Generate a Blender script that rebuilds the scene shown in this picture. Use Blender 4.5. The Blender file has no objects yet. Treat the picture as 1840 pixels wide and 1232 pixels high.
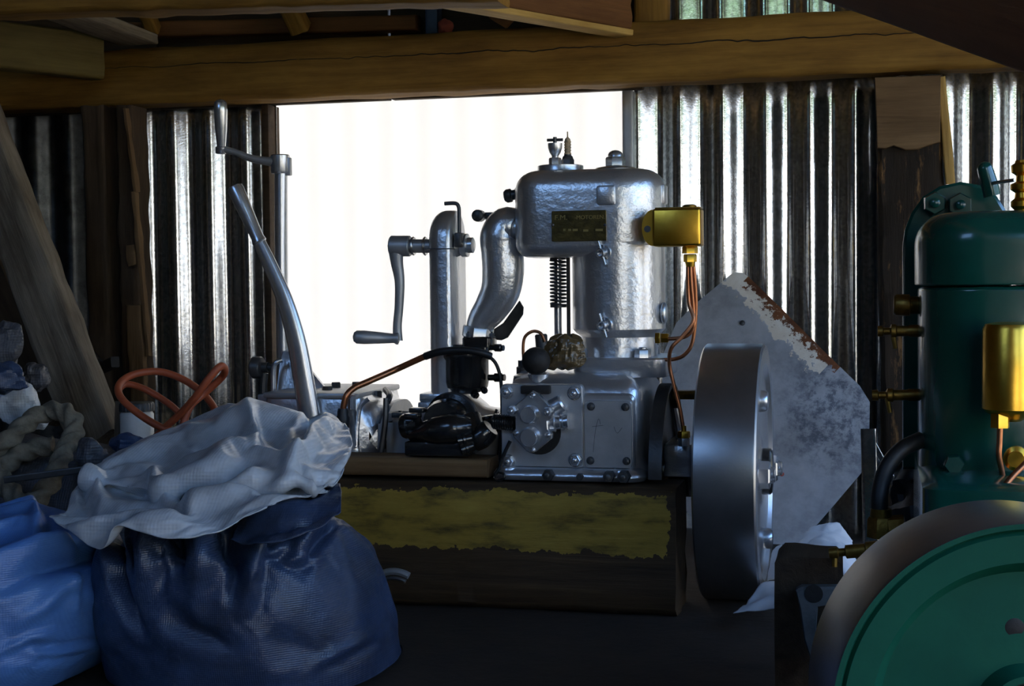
import bpy, bmesh, math, random
from mathutils import Vector, Matrix, noise
random.seed(7)
C = bpy.context.scene
COL = C.collection
V = Vector

# ---------------------------------------------------------------- camera
YAW, PITCH, ROLL = math.radians(14.0), math.radians(2.45), math.radians(0.6)
FPX, W, H = 2600.0, 1840.0, 1232.0
CAM = V((0.0, 0.0, 0.54))
cd = bpy.data.cameras.new('camera')
cam = bpy.data.objects.new('camera', cd)
COL.objects.link(cam)
cd.sensor_width = 36.0
cd.lens = FPX / W * 36.0
cd.clip_start = 0.05
fwd = V((-math.sin(YAW) * math.cos(PITCH), math.cos(YAW) * math.cos(PITCH), -math.sin(PITCH)))
rgt = V((math.cos(YAW), math.sin(YAW), 0.0))
upv = rgt.cross(fwd)
r2 = rgt * math.cos(ROLL) - upv * math.sin(ROLL)
u2 = upv * math.cos(ROLL) + rgt * math.sin(ROLL)
M = Matrix((r2, u2, -fwd)).transposed().to_4x4()
M.translation = CAM
cam.matrix_world = M
C.camera = cam

# ---------------------------------------------------------------- world, sun, exposure
C.view_settings.view_transform = 'Standard'
C.view_settings.look = 'None'
C.view_settings.exposure = 1.02
C.view_settings.gamma = 1.0
C.view_settings.use_curve_mapping = False
wd = bpy.data.worlds.new('sky')
C.world = wd
wd.use_nodes = True
nt = wd.node_tree
nt.nodes.clear()
wo = nt.nodes.new('ShaderNodeOutputWorld')
bg = nt.nodes.new('ShaderNodeBackground')
tc = nt.nodes.new('ShaderNodeTexCoord')
sp = nt.nodes.new('ShaderNodeSeparateXYZ')
cr = nt.nodes.new('ShaderNodeValToRGB')
nt.links.new(tc.outputs['Generated'], sp.inputs[0])
nt.links.new(sp.outputs['Z'], cr.inputs[0])
nt.links.new(cr.outputs[0], bg.inputs[0])
nt.links.new(bg.outputs[0], wo.inputs[0])
e = cr.color_ramp.elements
e[0].position, e[0].color = 0.0, (0.70, 0.83, 1.0, 1)
e[1].position, e[1].color = 1.0, (0.10, 0.27, 0.85, 1)
m_ = cr.color_ramp.elements.new(0.25)
m_.color = (0.32, 0.57, 1.0, 1)
bg.inputs['Strength'].default_value = 2.6
sl = bpy.data.lights.new('sun', 'SUN')
sl.energy = 13.0
sl.angle = math.radians(0.6)
sl.color = (1.0, 0.93, 0.82)
so = bpy.data.objects.new('sun', sl)
COL.objects.link(so)
so.rotation_euler = V((-0.35, 0.50, 0.79)).to_track_quat('Z', 'Y').to_euler()

def portal(loc, rot, sx, sy):
    l = bpy.data.lights.new('doorway_portal', 'AREA')
    l.shape = 'RECTANGLE'
    l.size, l.size_y = sx, sy
    l.cycles.is_portal = True
    o = bpy.data.objects.new('doorway_portal', l)
    COL.objects.link(o)
    o.location, o.rotation_euler = loc, rot
# shed extents and its two open doorways
WX0, WX1, WY0, WY1 = -2.7, 1.45, -1.0, 3.15
FRONT = (0.55, 1.40, 0.0, 1.95)        # x0,x1,z0,z1: doorway in the front wall
FILL_HATCH = (-2.2, -1.0, 1.7, 2.42)         # high hatch added in the unseen front wall for blue sky fill
SIDE = (-0.45, 2.6, 0.02, 1.6)           # y0,y1,z0,z1 in the wall at +x
portal(((FRONT[0] + FRONT[1]) / 2, WY0, (FRONT[2] + FRONT[3]) / 2), (math.radians(90), 0, 0), FRONT[1] - FRONT[0], FRONT[3] - FRONT[2])
portal(((FILL_HATCH[0] + FILL_HATCH[1]) / 2, WY0, (FILL_HATCH[2] + FILL_HATCH[3]) / 2), (math.radians(90), 0, 0), FILL_HATCH[1] - FILL_HATCH[0], FILL_HATCH[3] - FILL_HATCH[2])
portal((WX1, (SIDE[0] + SIDE[1]) / 2, (SIDE[2] + SIDE[3]) / 2), (math.radians(90), 0, math.radians(90)), SIDE[1] - SIDE[0], SIDE[3] - SIDE[2])

# ---------------------------------------------------------------- measuring helper
def E(px, py, Y):
    """the point of the photograph's pixel (px, py) on the vertical plane at depth Y"""
    d = fwd + r2 * ((px - W / 2) / FPX) + u2 * ((H / 2 - py) / FPX)
    return CAM + d * (Y / d.y)
def EX(px, py, Y): return E(px, py, Y).x
def EZ(px, py, Y): return E(px, py, Y).z

# ---------------------------------------------------------------- mesh builder
OFF = {}
def catmull(pts, k=6):
    pts = [V(p) for p in pts]
    out = []
    n = len(pts)
    for i in range(n - 1):
        p0, p1, p2, p3 = pts[max(i - 1, 0)], pts[i], pts[i + 1], pts[min(i + 2, n - 1)]
        for j in range(k):
            t = j / k
            out.append(0.5 * ((2 * p1) + (p2 - p0) * t + (2 * p0 - 5 * p1 + 4 * p2 - p3) * t * t + (3 * p1 - p0 - 3 * p2 + p3) * t ** 3))
    out.append(pts[-1])
    return out

def frame_of(ax):
    ax = V(ax).normalized()
    h = V((0, 0, 1)) if abs(ax.z) < 0.9 else V((0, 1, 0))
    a = h.cross(ax).normalized()
    return a, ax.cross(a).normalized(), ax

class G:
    def __init__(s):
        s.b = bmesh.new()
    def ring_skin(s, rings, close=True, cap0=True, cap1=True):
        vs = [[s.b.verts.new(p) for p in r] for r in rings]
        for i in range(len(vs) - 1):
            n = len(vs[i])
            for j in range(n if close else n - 1):
                k = (j + 1) % n
                s.b.faces.new((vs[i][j], vs[i][k], vs[i + 1][k], vs[i + 1][j]))
        if close and cap0: s.b.faces.new(list(reversed(vs[0])))
        if close and cap1: s.b.faces.new(vs[-1])
        return s
    def box(s, x0, x1, y0, y1, z0, z1, bev=0.0, seg=2, mat=None):
        r = bmesh.ops.create_cube(s.b, size=1.0)
        for v in r['verts']:
            v.co = V((x0 + (v.co.x + .5) * (x1 - x0), y0 + (v.co.y + .5) * (y1 - y0), z0 + (v.co.z + .5) * (z1 - z0)))
        if bev > 0:
            ed = list({e for v in r['verts'] for e in v.link_edges})
            res = bmesh.ops.bevel(s.b, geom=ed, offset=bev, segments=seg, affect='EDGES', profile=0.5)
            vv = list({v for f in res['faces'] for v in f.verts})
        else:
            vv = r['verts']
        if mat is not None:
            bmesh.ops.transform(s.b, matrix=mat, verts=[v for v in vv if v.is_valid])
        return s
    def cyl(s, p0, p1, r0, r1=None, n=20, bev=0.0):
        p0, p1 = V(p0), V(p1)
        r1 = r0 if r1 is None else r1
        L = (p1 - p0).length
        prof = [(0, r0), (L, r1)]
        if bev > 0:
            prof = [(0, r0 - bev), (bev, r0), (L - bev, r1), (L, r1 - bev)]
        return s.lathe(p0, p1 - p0, prof, n)
    def lathe(s, p, ax, prof, n=28):
        a, b, c = frame_of(ax)
        p = V(p)
        rings = []
        for t, r in prof:
            r = max(r, 1e-5)
            rings.append([p + c * t + a * (r * math.cos(2 * math.pi * j / n)) + b * (r * math.sin(2 * math.pi * j / n)) for j in range(n)])
        return s.ring_skin(rings)
    def hexa(s, p, ax, r, h, rot=0.0):
        a, b, c = frame_of(ax)
        p = V(p)
        def R(t, rr): return [p + c * t + a * (rr * math.cos(rot + math.pi * j / 3)) + b * (rr * math.sin(rot + math.pi * j / 3)) for j in range(6)]
        return s.ring_skin([R(0, r), R(h * .85, r), R(h, r * .88)])
    def bolt(s, p, ax, r, h):
        s.lathe(p, ax, [(0, r * 1.25), (h * .15, r * 1.25)], 16)
        s.hexa(V(p) + V(ax).normalized() * h * .15, ax, r, h * .6)
        s.lathe(V(p) + V(ax).normalized() * h * .75, ax, [(0, r * .45), (h * .25, r * .45), (h * .32, r * .3)], 10)
        return s
    def tube(s, pts, r, n=12, k=6, smooth=True, flat=1.0, twist=None):
        P = catmull(pts, k) if smooth else [V(p) for p in pts]
        m = len(P)
        rad = (lambda i: r) if not isinstance(r, (list, tuple)) else (lambda i: r[min(int(i / max(m - 1, 1) * (len(r) - 1)), len(r) - 2)] * (1 - ((i / max(m - 1, 1) * (len(r) - 1)) - min(int(i / max(m - 1, 1) * (len(r) - 1)), len(r) - 2))) + r[min(int(i / max(m - 1, 1) * (len(r) - 1)), len(r) - 2) + 1] * ((i / max(m - 1, 1) * (len(r) - 1)) - min(int(i / max(m - 1, 1) * (len(r) - 1)), len(r) - 2)))
        t0 = (P[1] - P[0]).normalized()
        a, b, _ = frame_of(t0)
        rings = []
        L = 0.0
        for i in range(m):
            t = (P[min(i + 1, m - 1)] - P[max(i - 1, 0)])
            if t.length < 1e-9: t = t0
            t = t.normalized()
            a = (a - t * a.dot(t)).normalized()
            b = t.cross(a)
            if i: L += (P[i] - P[i - 1]).length
            ring = []
            for j in range(n):
                th = 2 * math.pi * j / n
                rr = rad(i)
                if twist: rr *= 1 + 0.20 * math.cos(3 * (th - twist * L))
                ring.append(P[i] + a * (rr * math.cos(th)) + b * (rr * flat * math.sin(th)))
            rings.append(ring)
        return s.ring_skin(rings)
    def poly(s, xz, y0, y1, bev=0.0):
        """outline in x-z extruded in y"""
        f = [V((x, y0, z)) for x, z in xz]
        k = [V((x, y1, z)) for x, z in xz]
        if bev > 0:
            c = sum((V((x, 0, z)) for x, z in xz), V()) / len(xz)
            def ins(x, z, y):
                d = V((x, 0, z)) - c
                q = c + d * (1 - bev / max(d.length, 1e-6))
                return V((q.x, y, q.z))
            sg = 1 if y1 > y0 else -1
            f0 = [ins(x, z, y0) for x, z in xz]
            f = [V((x, y0 + sg * bev, z)) for x, z in xz]
            k = [V((x, y1 - sg * bev, z)) for x, z in xz]
            k1 = [ins(x, z, y1) for x, z in xz]
            return s.ring_skin([f0, f, k, k1])
        return s.ring_skin([f, k])
    def sphere(s, c, r, sc=(1, 1, 1), n=20, m=12):
        c = V(c)
        rings = []
        for i in range(m + 1):
            ph = -math.pi / 2 + math.pi * i / m
            rr = max(math.cos(ph), 1e-4)
            rings.append([c + V((r * sc[0] * rr * math.cos(2 * math.pi * j / n), r * sc[1] * rr * math.sin(2 * math.pi * j / n), r * sc[2] * math.sin(ph))) for j in range(n)])
        return s.ring_skin(rings)
    def stadium(s, x0, x1, y0, y1, rc, prof, n=10, rc2=None):
        """rounded-rectangle plan, prof = [(z, inset)]"""
        rings = []
        for z, ins in prof:
            a0, a1, b0, b1 = x0 + ins, x1 - ins, y0 + ins, y1 - ins
            lim = min((a1 - a0) / 2 - 1e-4, (b1 - b0) / 2 - 1e-4)
            R1 = max(min(rc - ins, lim), 0.0015)
            R2 = R1 if rc2 is None else max(min(rc2 - ins, lim), 0.0015)
            ring = []
            for cx, cy, st, r in ((a1 - R1, b0 + R1, -90, R1), (a1 - R1, b1 - R1, 0, R1), (a0 + R2, b1 - R2, 90, R2), (a0 + R2, b0 + R2, 180, R2)):
                for j in range(n + 1):
                    th = math.radians(st + 90 * j / n)
                    ring.append(V((cx + r * math.cos(th), cy + r * math.sin(th), z)))
            rings.append(ring)
        return s.ring_skin(rings)
    def move(s, mat):
        bmesh.ops.transform(s.b, matrix=mat, verts=s.b.verts[:])
        return s
    def rough(s, amp, sc=30.0, cuts=0):
        if cuts:
            bmesh.ops.subdivide_edges(s.b, edges=s.b.edges[:], cuts=cuts, use_grid_fill=True)
        s.b.normal_update()
        for v in s.b.verts:
            v.co += v.normal * amp * (noise.noise(v.co * sc) + .5 * noise.noise(v.co * sc * 2.7))
        return s
    def done(s, name, mat, parent=None, loc=None, ang=38.0, smooth=True):
        b = s.b
        bmesh.ops.remove_doubles(b, verts=b.verts[:], dist=1e-6)
        bmesh.ops.recalc_face_normals(b, faces=b.faces[:])
        if parent is not None: o0 = OFF[parent]
        else:
            if loc is None:
                xs = [v.co for v in b.verts]
                mn = V((min(p.x for p in xs), min(p.y for p in xs), min(p.z for p in xs)))
                mx = V((max(p.x for p in xs), max(p.y for p in xs), max(p.z for p in xs)))
                loc = V(((mn.x + mx.x) / 2, (mn.y + mx.y) / 2, mn.z))
            o0 = V(loc)
        for v in b.verts: v.co -= o0
        if smooth:
            lim = math.radians(ang)
            for f in b.faces: f.smooth = True
            for e_ in b.edges:
                e_.smooth = not (len(e_.link_faces) == 2 and e_.calc_face_angle(0) > lim)
        me = bpy.data.meshes.new(name)
        b.to_mesh(me)
        b.free()
        o = bpy.data.objects.new(name, me)
        COL.objects.link(o)
        me.materials.append(MT[mat] if isinstance(mat, str) else mat)
        if parent is not None:
            o.parent = parent
        else:
            o.location = o0
        OFF[o] = o0
        return o

def tag(o, label=None, cat=None, group=None, kind=None):
    if label: o['label'] = label
    if cat: o['category'] = cat
    if group: o['group'] = group
    if kind: o['kind'] = kind
    return o
def root(name, loc, label, cat, group=None, kind=None):
    o = bpy.data.objects.new(name, None)
    o.empty_display_size = 0.05
    COL.objects.link(o)
    o.location = V(loc)
    OFF[o] = V(loc)
    return tag(o, label, cat, group, kind)
# ---------------------------------------------------------------- materials
MT = {}
def _m(name):
    m = bpy.data.materials.new(name)
    m.use_nodes = True
    t = m.node_tree
    p = t.nodes['Principled BSDF']
    MT[name] = m
    return m, t, p
def nd(t, kind, **kw):
    n = t.nodes.new(kind)
    for k, v in kw.items():
        if k.startswith('i_'):
            key = k[2:]
            n.inputs[int(key) if key.isdigit() else key].default_value = v
        else: setattr(n, k, v)
    return n
def coords(t, sc=(1, 1, 1)):
    c = nd(t, 'ShaderNodeTexCoord')
    mp = nd(t, 'ShaderNodeMapping')
    mp.inputs['Scale'].default_value = sc
    t.links.new(c.outputs['Object'], mp.inputs[0])
    return mp.outputs[0]
def ramp(t, src, stops):
    r = nd(t, 'ShaderNodeValToRGB')
    el = r.color_ramp.elements
    while len(el) < len(stops): el.new(0.5)
    for q, (p, c) in zip(el, stops):
        q.position = p
        q.color = (*c, 1) if len(c) == 3 else c
    t.links.new(src, r.inputs[0])
    return r.outputs[0]
def noise_(t, co, scale, detail=4, rough=0.6, dist=0.0):
    n = nd(t, 'ShaderNodeTexNoise')
    n.inputs['Scale'].default_value = scale
    n.inputs['Detail'].default_value = detail
    n.inputs['Roughness'].default_value = rough
    n.inputs['Distortion'].default_value = dist
    t.links.new(co, n.inputs['Vector'])
    return n.outputs['Fac']
def bump(t, p, src, st, dist=0.001):
    b = nd(t, 'ShaderNodeBump')
    b.inputs['Strength'].default_value = st
    b.inputs['Distance'].default_value = dist
    t.links.new(src, b.inputs['Height'])
    t.links.new(b.outputs[0], p.inputs['Normal'])
    return b
def mix(t, fac, a, b):
    n = nd(t, 'ShaderNodeMix', data_type='RGBA')
    if isinstance(fac, float): n.inputs[0].default_value = fac
    else: t.links.new(fac, n.inputs[0])
    for i, x in ((6, a), (7, b)):
        if isinstance(x, tuple): n.inputs[i].default_value = (*x, 1)
        else: t.links.new(x, n.inputs[i])
    return n.outputs[2]
def spec(p, v): p.inputs['Specular IOR Level'].default_value = v

def paint(name, c0, c1, rough=0.4, metal=0.0, bs=0.3, bsc=120.0, nsc=14.0, coat=0.0):
    m, t, p = _m(name)
    co = coords(t)
    f = noise_(t, co, nsc, 5, 0.65)
    t.links.new(ramp(t, f, [(0.3, c0), (0.7, c1)]), p.inputs['Base Color'])
    p.inputs['Roughness'].default_value = rough
    p.inputs['Metallic'].default_value = metal
    p.inputs['Coat Weight'].default_value = coat
    p.inputs['Coat Roughness'].default_value = 0.12
    if bs: bump(t, p, noise_(t, co, bsc, 3, 0.6), bs, 0.002)
    return m
def wood(name, dark, mid, light, sc=1.0, rough=0.75, bs=0.5):
    m, t, p = _m(name)
    co = coords(t, (3 * sc, 60 * sc, 60 * sc))
    g = noise_(t, co, 1.0, 7, 0.7, 0.6)
    co2 = coords(t, (3, 9, 9))
    g2 = noise_(t, co2, 1.6, 4, 0.6)
    c = mix(t, ramp(t, g2, [(0.3, (0, 0, 0)), (0.7, (1, 1, 1))]), ramp(t, g, [(0.32, dark), (0.68, mid)]), ramp(t, g, [(0.3, mid), (0.7, light)]))
    t.links.new(c, p.inputs['Base Color'])
    p.inputs['Roughness'].default_value = rough
    spec(p, 0.25)
    bump(t, p, g, bs, 0.004)
    return m

paint('silver', (.56, .57, .59), (.70, .71, .73), 0.31, 0.85, 0.55, 75.0)
paint('silver_smooth', (.54, .55, .57), (.66, .67, .69), 0.27, 0.85, 0.10, 60.0)
paint('silver_dull', (.36, .37, .38), (.50, .51, .52), 0.45, 0.7, 0.25, 70.0)
paint('steel_rim', (.40, .40, .40), (.50, .50, .50), 0.33, 0.95, 0.06, 200.0)
paint('bare_steel', (.42, .42, .42), (.55, .55, .55), 0.3, 1.0, 0.1, 150.0)
paint('dark_steel', (.045, .045, .045), (.10, .10, .10), 0.42, 0.6, 0.3, 80.0)
paint('cast_iron', (.10, .11, .11), (.20, .21, .21), 0.5, 0.5, 0.4, 80.0, 30.0)
paint('black_oily', (.006, .006, .006), (.018, .017, .016), 0.22, 0.0, 0.35, 70.0, coat=0.5)
paint('black_matte', (.006, .005, .004), (.014, .011, .009), 0.7, 0.0, 0.3, 120.0)
paint('rubber', (.006, .006, .006), (.012, .012, .012), 0.5, 0.0, 0.15, 150.0)
paint('brass', (.72, .38, .035), (.90, .54, .075), 0.30, 1.0, 0.12, 60.0, 20.0)
paint('old_brass', (.12, .068, .012), (.32, .19, .04), 0.40, 0.9, 0.3, 120.0, 40.0)
paint('plate_brass', (.035, .026, .008), (.12, .085, .022), 0.42, 0.8, 0.3, 160.0, 60.0)
paint('porcelain', (.30, .22, .13), (.44, .34, .22), 0.35, 0.0, 0.05)
paint('brass_letter', (.34, .24, .08), (.42, .31, .11), 0.4, 1.0, 0.0)
paint('copper', (.34, .13, .06), (.50, .20, .09), 0.34, 0.9, 0.1, 80.0)
paint('red_hose', (.30, .060, .022), (.42, .095, .036), 0.5, 0.0, 0.2, 90.0)
paint('green_enamel', (.002, .042, .030), (.004, .062, .044), 0.24, 0.0, 0.12, 40.0, 8.0, coat=0.6)
paint('green_flat', (.003, .062, .036), (.005, .085, .048), 0.6, 0.0, 0.12, 80.0, 10.0)
paint('white_enamel', (.5, .5, .48), (.68, .68, .66), 0.35, 0.0, 0.05)
paint('paper', (.62, .64, .66), (.74, .75, .76), 0.75, 0.0, 0.2, 60.0)
paint('grime', (.015, .0085, .0045), (.032, .019, .010), 0.8, 0.0, 0.5, 60.0)
paint('red_cloth', (.25, .05, .03), (.36, .08, .05), 0.8, 0.0, 0.4, 60.0)
paint('ash_rope', (.11, .092, .062), (.20, .175, .13), 0.85, 0.0, 0.6, 250.0, 60.0)
wood('wood_beam', (.085, .038, .007), (.19, .095, .015), (.30, .165, .032), 1.0)
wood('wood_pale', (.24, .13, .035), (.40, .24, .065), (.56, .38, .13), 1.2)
wood('wood_dark', (.020, .012, .007), (.045, .028, .015), (.085, .055, .030), 1.0)
wood('wood_red', (.13, .045, .018), (.20, .072, .028), (.27, .11, .042), 0.8)
wood('wood_head', (.060, .032, .013), (.135, .078, .034), (.20, .125, .060), 0.9)
wood('wood_brown', (.070, .028, .010), (.13, .055, .018), (.19, .085, .028), 1.0)
wood('wood_grey', (.050, .036, .024), (.16, .125, .088), (.34, .29, .22), 0.9, 0.85, 1.0)
wood('wood_burnt', (.010, .007, .005), (.016, .011, .007), (.030, .018, .009), 1.0, 0.8, 0.8)
m = MT['wood_burnt']; t = m.node_tree; p = t.nodes['Principled BSDF']
lk = p.inputs['Base Color'].links[0].from_socket
pt = ramp(t, noise_(t, coords(t, (5, 26, 26)), 1.6, 6, .7), [(.56, (0, 0, 0)), (.66, (1, 1, 1))])
t.links.new(mix(t, pt, lk, (.16, .085, .030)), p.inputs['Base Color'])
wood('wood_olive', (.05, .034, .009), (.10, .070, .018), (.15, .11, .032), 0.8)

MT['green_flat'].node_tree.nodes['Principled BSDF'].inputs['Specular IOR Level'].default_value = 0.15
# galvanised steel: spangled, lightly weathered
m, t, p = _m('galvanised')
co = coords(t)
vo = nd(t, 'ShaderNodeTexVoronoi'); vo.inputs['Scale'].default_value = 150.0
t.links.new(co, vo.inputs['Vector'])
f1 = noise_(t, co, 90.0, 3, 0.7)
f2 = noise_(t, co, 5.0, 4, 0.6)
sep = nd(t, 'ShaderNodeSeparateColor'); t.links.new(vo.outputs['Color'], sep.inputs[0])
c = mix(t, sep.outputs[0], (.46, .47, .47), (.80, .81, .80))
c = mix(t, ramp(t, f2, [(0.35, (0, 0, 0)), (0.75, (.5, .5, .5))]), c, (.30, .31, .29))
t.links.new(c, p.inputs['Base Color'])
p.inputs['Metallic'].default_value = 0.95
rr = nd(t, 'ShaderNodeMapRange'); rr.inputs[3].default_value = 0.06; rr.inputs[4].default_value = 0.24
t.links.new(f1, rr.inputs[0]); t.links.new(rr.outputs[0], p.inputs['Roughness'])
bump(t, p, noise_(t, co, 260.0, 2, 0.5), 0.14, 0.0008)

# the sheet in the far corner is darker and duller
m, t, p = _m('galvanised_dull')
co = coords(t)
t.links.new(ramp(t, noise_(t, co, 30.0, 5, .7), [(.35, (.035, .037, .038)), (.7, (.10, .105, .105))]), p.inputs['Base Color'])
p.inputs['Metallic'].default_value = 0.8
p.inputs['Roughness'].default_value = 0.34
# painted bearer: dark oily timber whose upper face keeps worn ochre paint with a ragged border
m, t, p = _m('bearer')
co = coords(t, (3, 60, 60)); g = noise_(t, co, 1.0, 7, 0.7, 0.6)
oc = coords(t); s3 = nd(t, 'ShaderNodeSeparateXYZ'); t.links.new(oc, s3.inputs[0])
gd = ramp(t, g, [(0.3, (.022, .013, .007)), (0.6, (.060, .036, .016)), (0.8, (.11, .07, .030))])
gy = ramp(t, noise_(t, coords(t, (4, 14, 14)), 3.0, 6, 0.65), [(0.28, (.05, .038, .010)), (0.5, (.25, .168, .026)), (0.75, (.34, .235, .040))])
BEARER = (m, t, p, gd, gy, s3, noise_(t, coords(t), 22.0, 4, 0.7), g)

# rusting steel sheet
m, t, p = _m('rust_sheet')
co = coords(t)
RUST = (m, t, p, co)

# woven sack and plastic sheet
def weave(name, c0, c1, rough=0.38, wsc=420.0, dirt=(.03, .026, .02), dirt_amt=0.5, trans=0.0, bs=0.25):
    m, t, p = _m(name)
    co = coords(t)
    f = noise_(t, co, 9.0, 5, 0.65)
    base = ramp(t, f, [(0.3, c0), (0.7, c1)])
    d = noise_(t, coords(t, (1, 1, 1.6)), 5.5, 5, 0.7)
    c = mix(t, ramp(t, d, [(0.45, (0, 0, 0)), (0.75, (dirt_amt,) * 3)]), base, dirt)
    t.links.new(c, p.inputs['Base Color'])
    p.inputs['Roughness'].default_value = rough
    spec(p, 0.5)
    w1 = nd(t, 'ShaderNodeTexWave', bands_direction='Z'); w1.inputs['Scale'].default_value = wsc / 6.28
    w2 = nd(t, 'ShaderNodeTexWave', bands_direction='X'); w2.inputs['Scale'].default_value = wsc / 6.28
    t.links.new(co, w1.inputs['Vector']); t.links.new(co, w2.inputs['Vector'])
    ad = nd(t, 'ShaderNodeMath', operation='ADD'); t.links.new(w1.outputs['Fac'], ad.inputs[0]); t.links.new(w2.outputs['Fac'], ad.inputs[1])
    a2 = nd(t, 'ShaderNodeMath', operation='MULTIPLY_ADD'); a2.inputs[1].default_value = 6.0
    t.links.new(noise_(t, co, 40.0, 4, 0.6), a2.inputs[0]); t.links.new(ad.outputs[0], a2.inputs[2])
    bump(t, p, a2.outputs[0], bs, 0.0015)
    if trans: p.inputs['Subsurface Weight'].default_value = trans; p.inputs['Subsurface Radius'].default_value = (.01, .01, .01)
    return m
weave('sack_blue', (.024, .042, .090), (.044, .072, .145), 0.33, wsc=700.0, dirt=(.02,.018,.015), dirt_amt=.8, bs=0.16)
weave('sack_blue_bright', (.06, .16, .42), (.10, .23, .52), 0.34, wsc=700.0, dirt_amt=0.35, bs=0.14)
weave('plastic_sheet', (.48, .52, .56), (.60, .64, .68), 0.27, dirt=(.16, .13, .10), dirt_amt=0.6, bs=0.12)
weave('dark_sack', (.05, .05, .06), (.09, .09, .10), 0.5, dirt_amt=0.7)
weave('foil_brown', (.06, .038, .014), (.15, .10, .045), 0.22, dirt=(.05, .035, .02), bs=0.1)

# translucent corrugated sheet over the opening
m, t, p = _m('translucent_sheet')
tr = nd(t, 'ShaderNodeBsdfTranslucent'); tr.inputs[0].default_value = (.525, .517, .503, 1)
df = nd(t, 'ShaderNodeBsdfDiffuse'); df.inputs[0].default_value = (.6, .6, .58, 1)
mx = nd(t, 'ShaderNodeMixShader'); mx.inputs[0].default_value = 0.25
t.links.new(tr.outputs[0], mx.inputs[1]); t.links.new(df.outputs[0], mx.inputs[2])
t.links.new(mx.outputs[0], t.nodes['Material Output'].inputs[0])
# ---------------------------------------------------------------- timber
def timber(name, label, cat, p0, p1, wy, wz, mat, up=(0, 0, 1), rough=0.002, wob=0.0, seg=30, group=None, kind=None, sc=9.0, taper=None, seed=0.0, parent=None):
    p0, p1 = V(p0), V(p1)
    L = (p1 - p0).length
    x = (p1 - p0).normalized()
    y = V(up).cross(x).normalized()
    z = x.cross(y)
    g = G()
    rings = []
    ch = min(wy, wz) * 0.10
    a, b = wy / 2, wz / 2
    sec = []
    for sx, sz in ((1, 1), (-1, 1), (-1, -1), (1, -1)):
        pr = [(sx * a, sz * (b - ch)), (sx * (a - ch), sz * b)]
        sec += pr if sx * sz > 0 else pr[::-1]
    full = []
    for i in range(8):
        q0, q1 = sec[i], sec[(i + 1) % 8]
        k = 5 if i % 2 else 1
        for j in range(k): full.append((q0[0] + (q1[0] - q0[0]) * j / k, q0[1] + (q1[1] - q0[1]) * j / k))
    for i in range(seg + 1):
        t = i / seg
        s_ = 1.0 if taper is None else 1 + (taper - 1) * t
        ring = []
        for yy, zz in full:
            q = V((t * L, yy * s_, zz * s_))
            n1 = noise.noise(V((q.x * sc + seed, q.y * 40, q.z * 40 + seed)))
            n2 = noise.noise(V((q.x * sc * 2.3 + seed, yy * 9 + 5, zz * 9 + 3 + seed)))
            d = V((0, yy, zz)).normalized()
            q += d * (rough * n1 + wob * n2)
            if i in (0, seg): q.x += rough * 1.5 * n1
            ring.append(q)
        rings.append(ring)
    g.ring_skin(rings)
    rot = Matrix((x, y, z)).transposed()
    if parent is None:
        o = g.done(name, mat, None, loc=(0, 0, 0), ang=50)
        o.location = p0
        tag(o, label, cat, group, kind)
    else:
        OFF['tmp'] = V()
        o = g.done(name, mat, None, loc=(0, 0, 0), ang=50)
        o.parent = parent
        o.location = p0 - OFF[parent]
        if label: o['label'] = label
    o.rotation_euler = rot.to_euler()
    return o

# ---------------------------------------------------------------- the shed
WALLY = 3.15
PIT = (EX(345, 400, WALLY) - EX(281, 400, WALLY))
PH = EX(281, 400, WALLY)
AMP = PIT * 0.126
back = root('wall_back', (0, WALLY, 0), 'back wall of corrugated galvanised sheets behind the engines', None, kind='structure')
def corrugated(x0, x1, z0, z1, y, name='corrugated_sheet', parent=back, mat='galvanised', ph=PH, pit=PIT, amp=AMP, wob=0.0008, th=0.0012):
    g = G()
    n = max(int((x1 - x0) / pit * 18), 8)
    m = 10
    rings = []
    for k in range(m + 1):
        z = z0 + (z1 - z0) * k / m
        f, r = [], []
        for i in range(n + 1):
            x = x0 + (x1 - x0) * i / n
            yy = y + amp * math.cos(2 * math.pi * (x - ph) / pit) + wob * noise.noise(V((x * 9, z * 4, y * 5)))
            f.append(V((x, yy, z))); r.append(V((x, yy + th, z)))
        rings.append(f + r[::-1])
    g.ring_skin(rings)
    return g.done(name, mat, parent, ang=60)
xl, xr = EX(503, 400, WALLY), EX(1124, 300, WALLY)
zs = EZ(700, 768, WALLY)
zt = 1.60
zw = -.03
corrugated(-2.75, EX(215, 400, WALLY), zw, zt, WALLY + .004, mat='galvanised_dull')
corrugated(EX(190, 400, WALLY), xl, zw, zt, WALLY)
corrugated(xl - .03, xr + .03, zw, zs, WALLY + .003)
corrugated(EX(1141, 300, WALLY), EX(1375, 300, WALLY), zw, zt, WALLY + .0035)
corrugated(EX(1336, 300, WALLY), EX(1640, 300, WALLY), zw, zt, WALLY)
corrugated(EX(1620, 300, WALLY), 1.5, zw, zt, WALLY + .003)
# gable over the opening: dark boards
zl0, zl1 = EZ(670, 168, 3.0), EZ(670, 64, 3.0)
for i, (a, b) in enumerate(((-2.7, -1.62), (-1.62, -1.05), (-1.05, EX(1160, 40, 3.12)))):
    G().box(a, b - .006, 3.112, 3.135, zl0, zt, .002).done('board', 'wood_dark', back)

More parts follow.
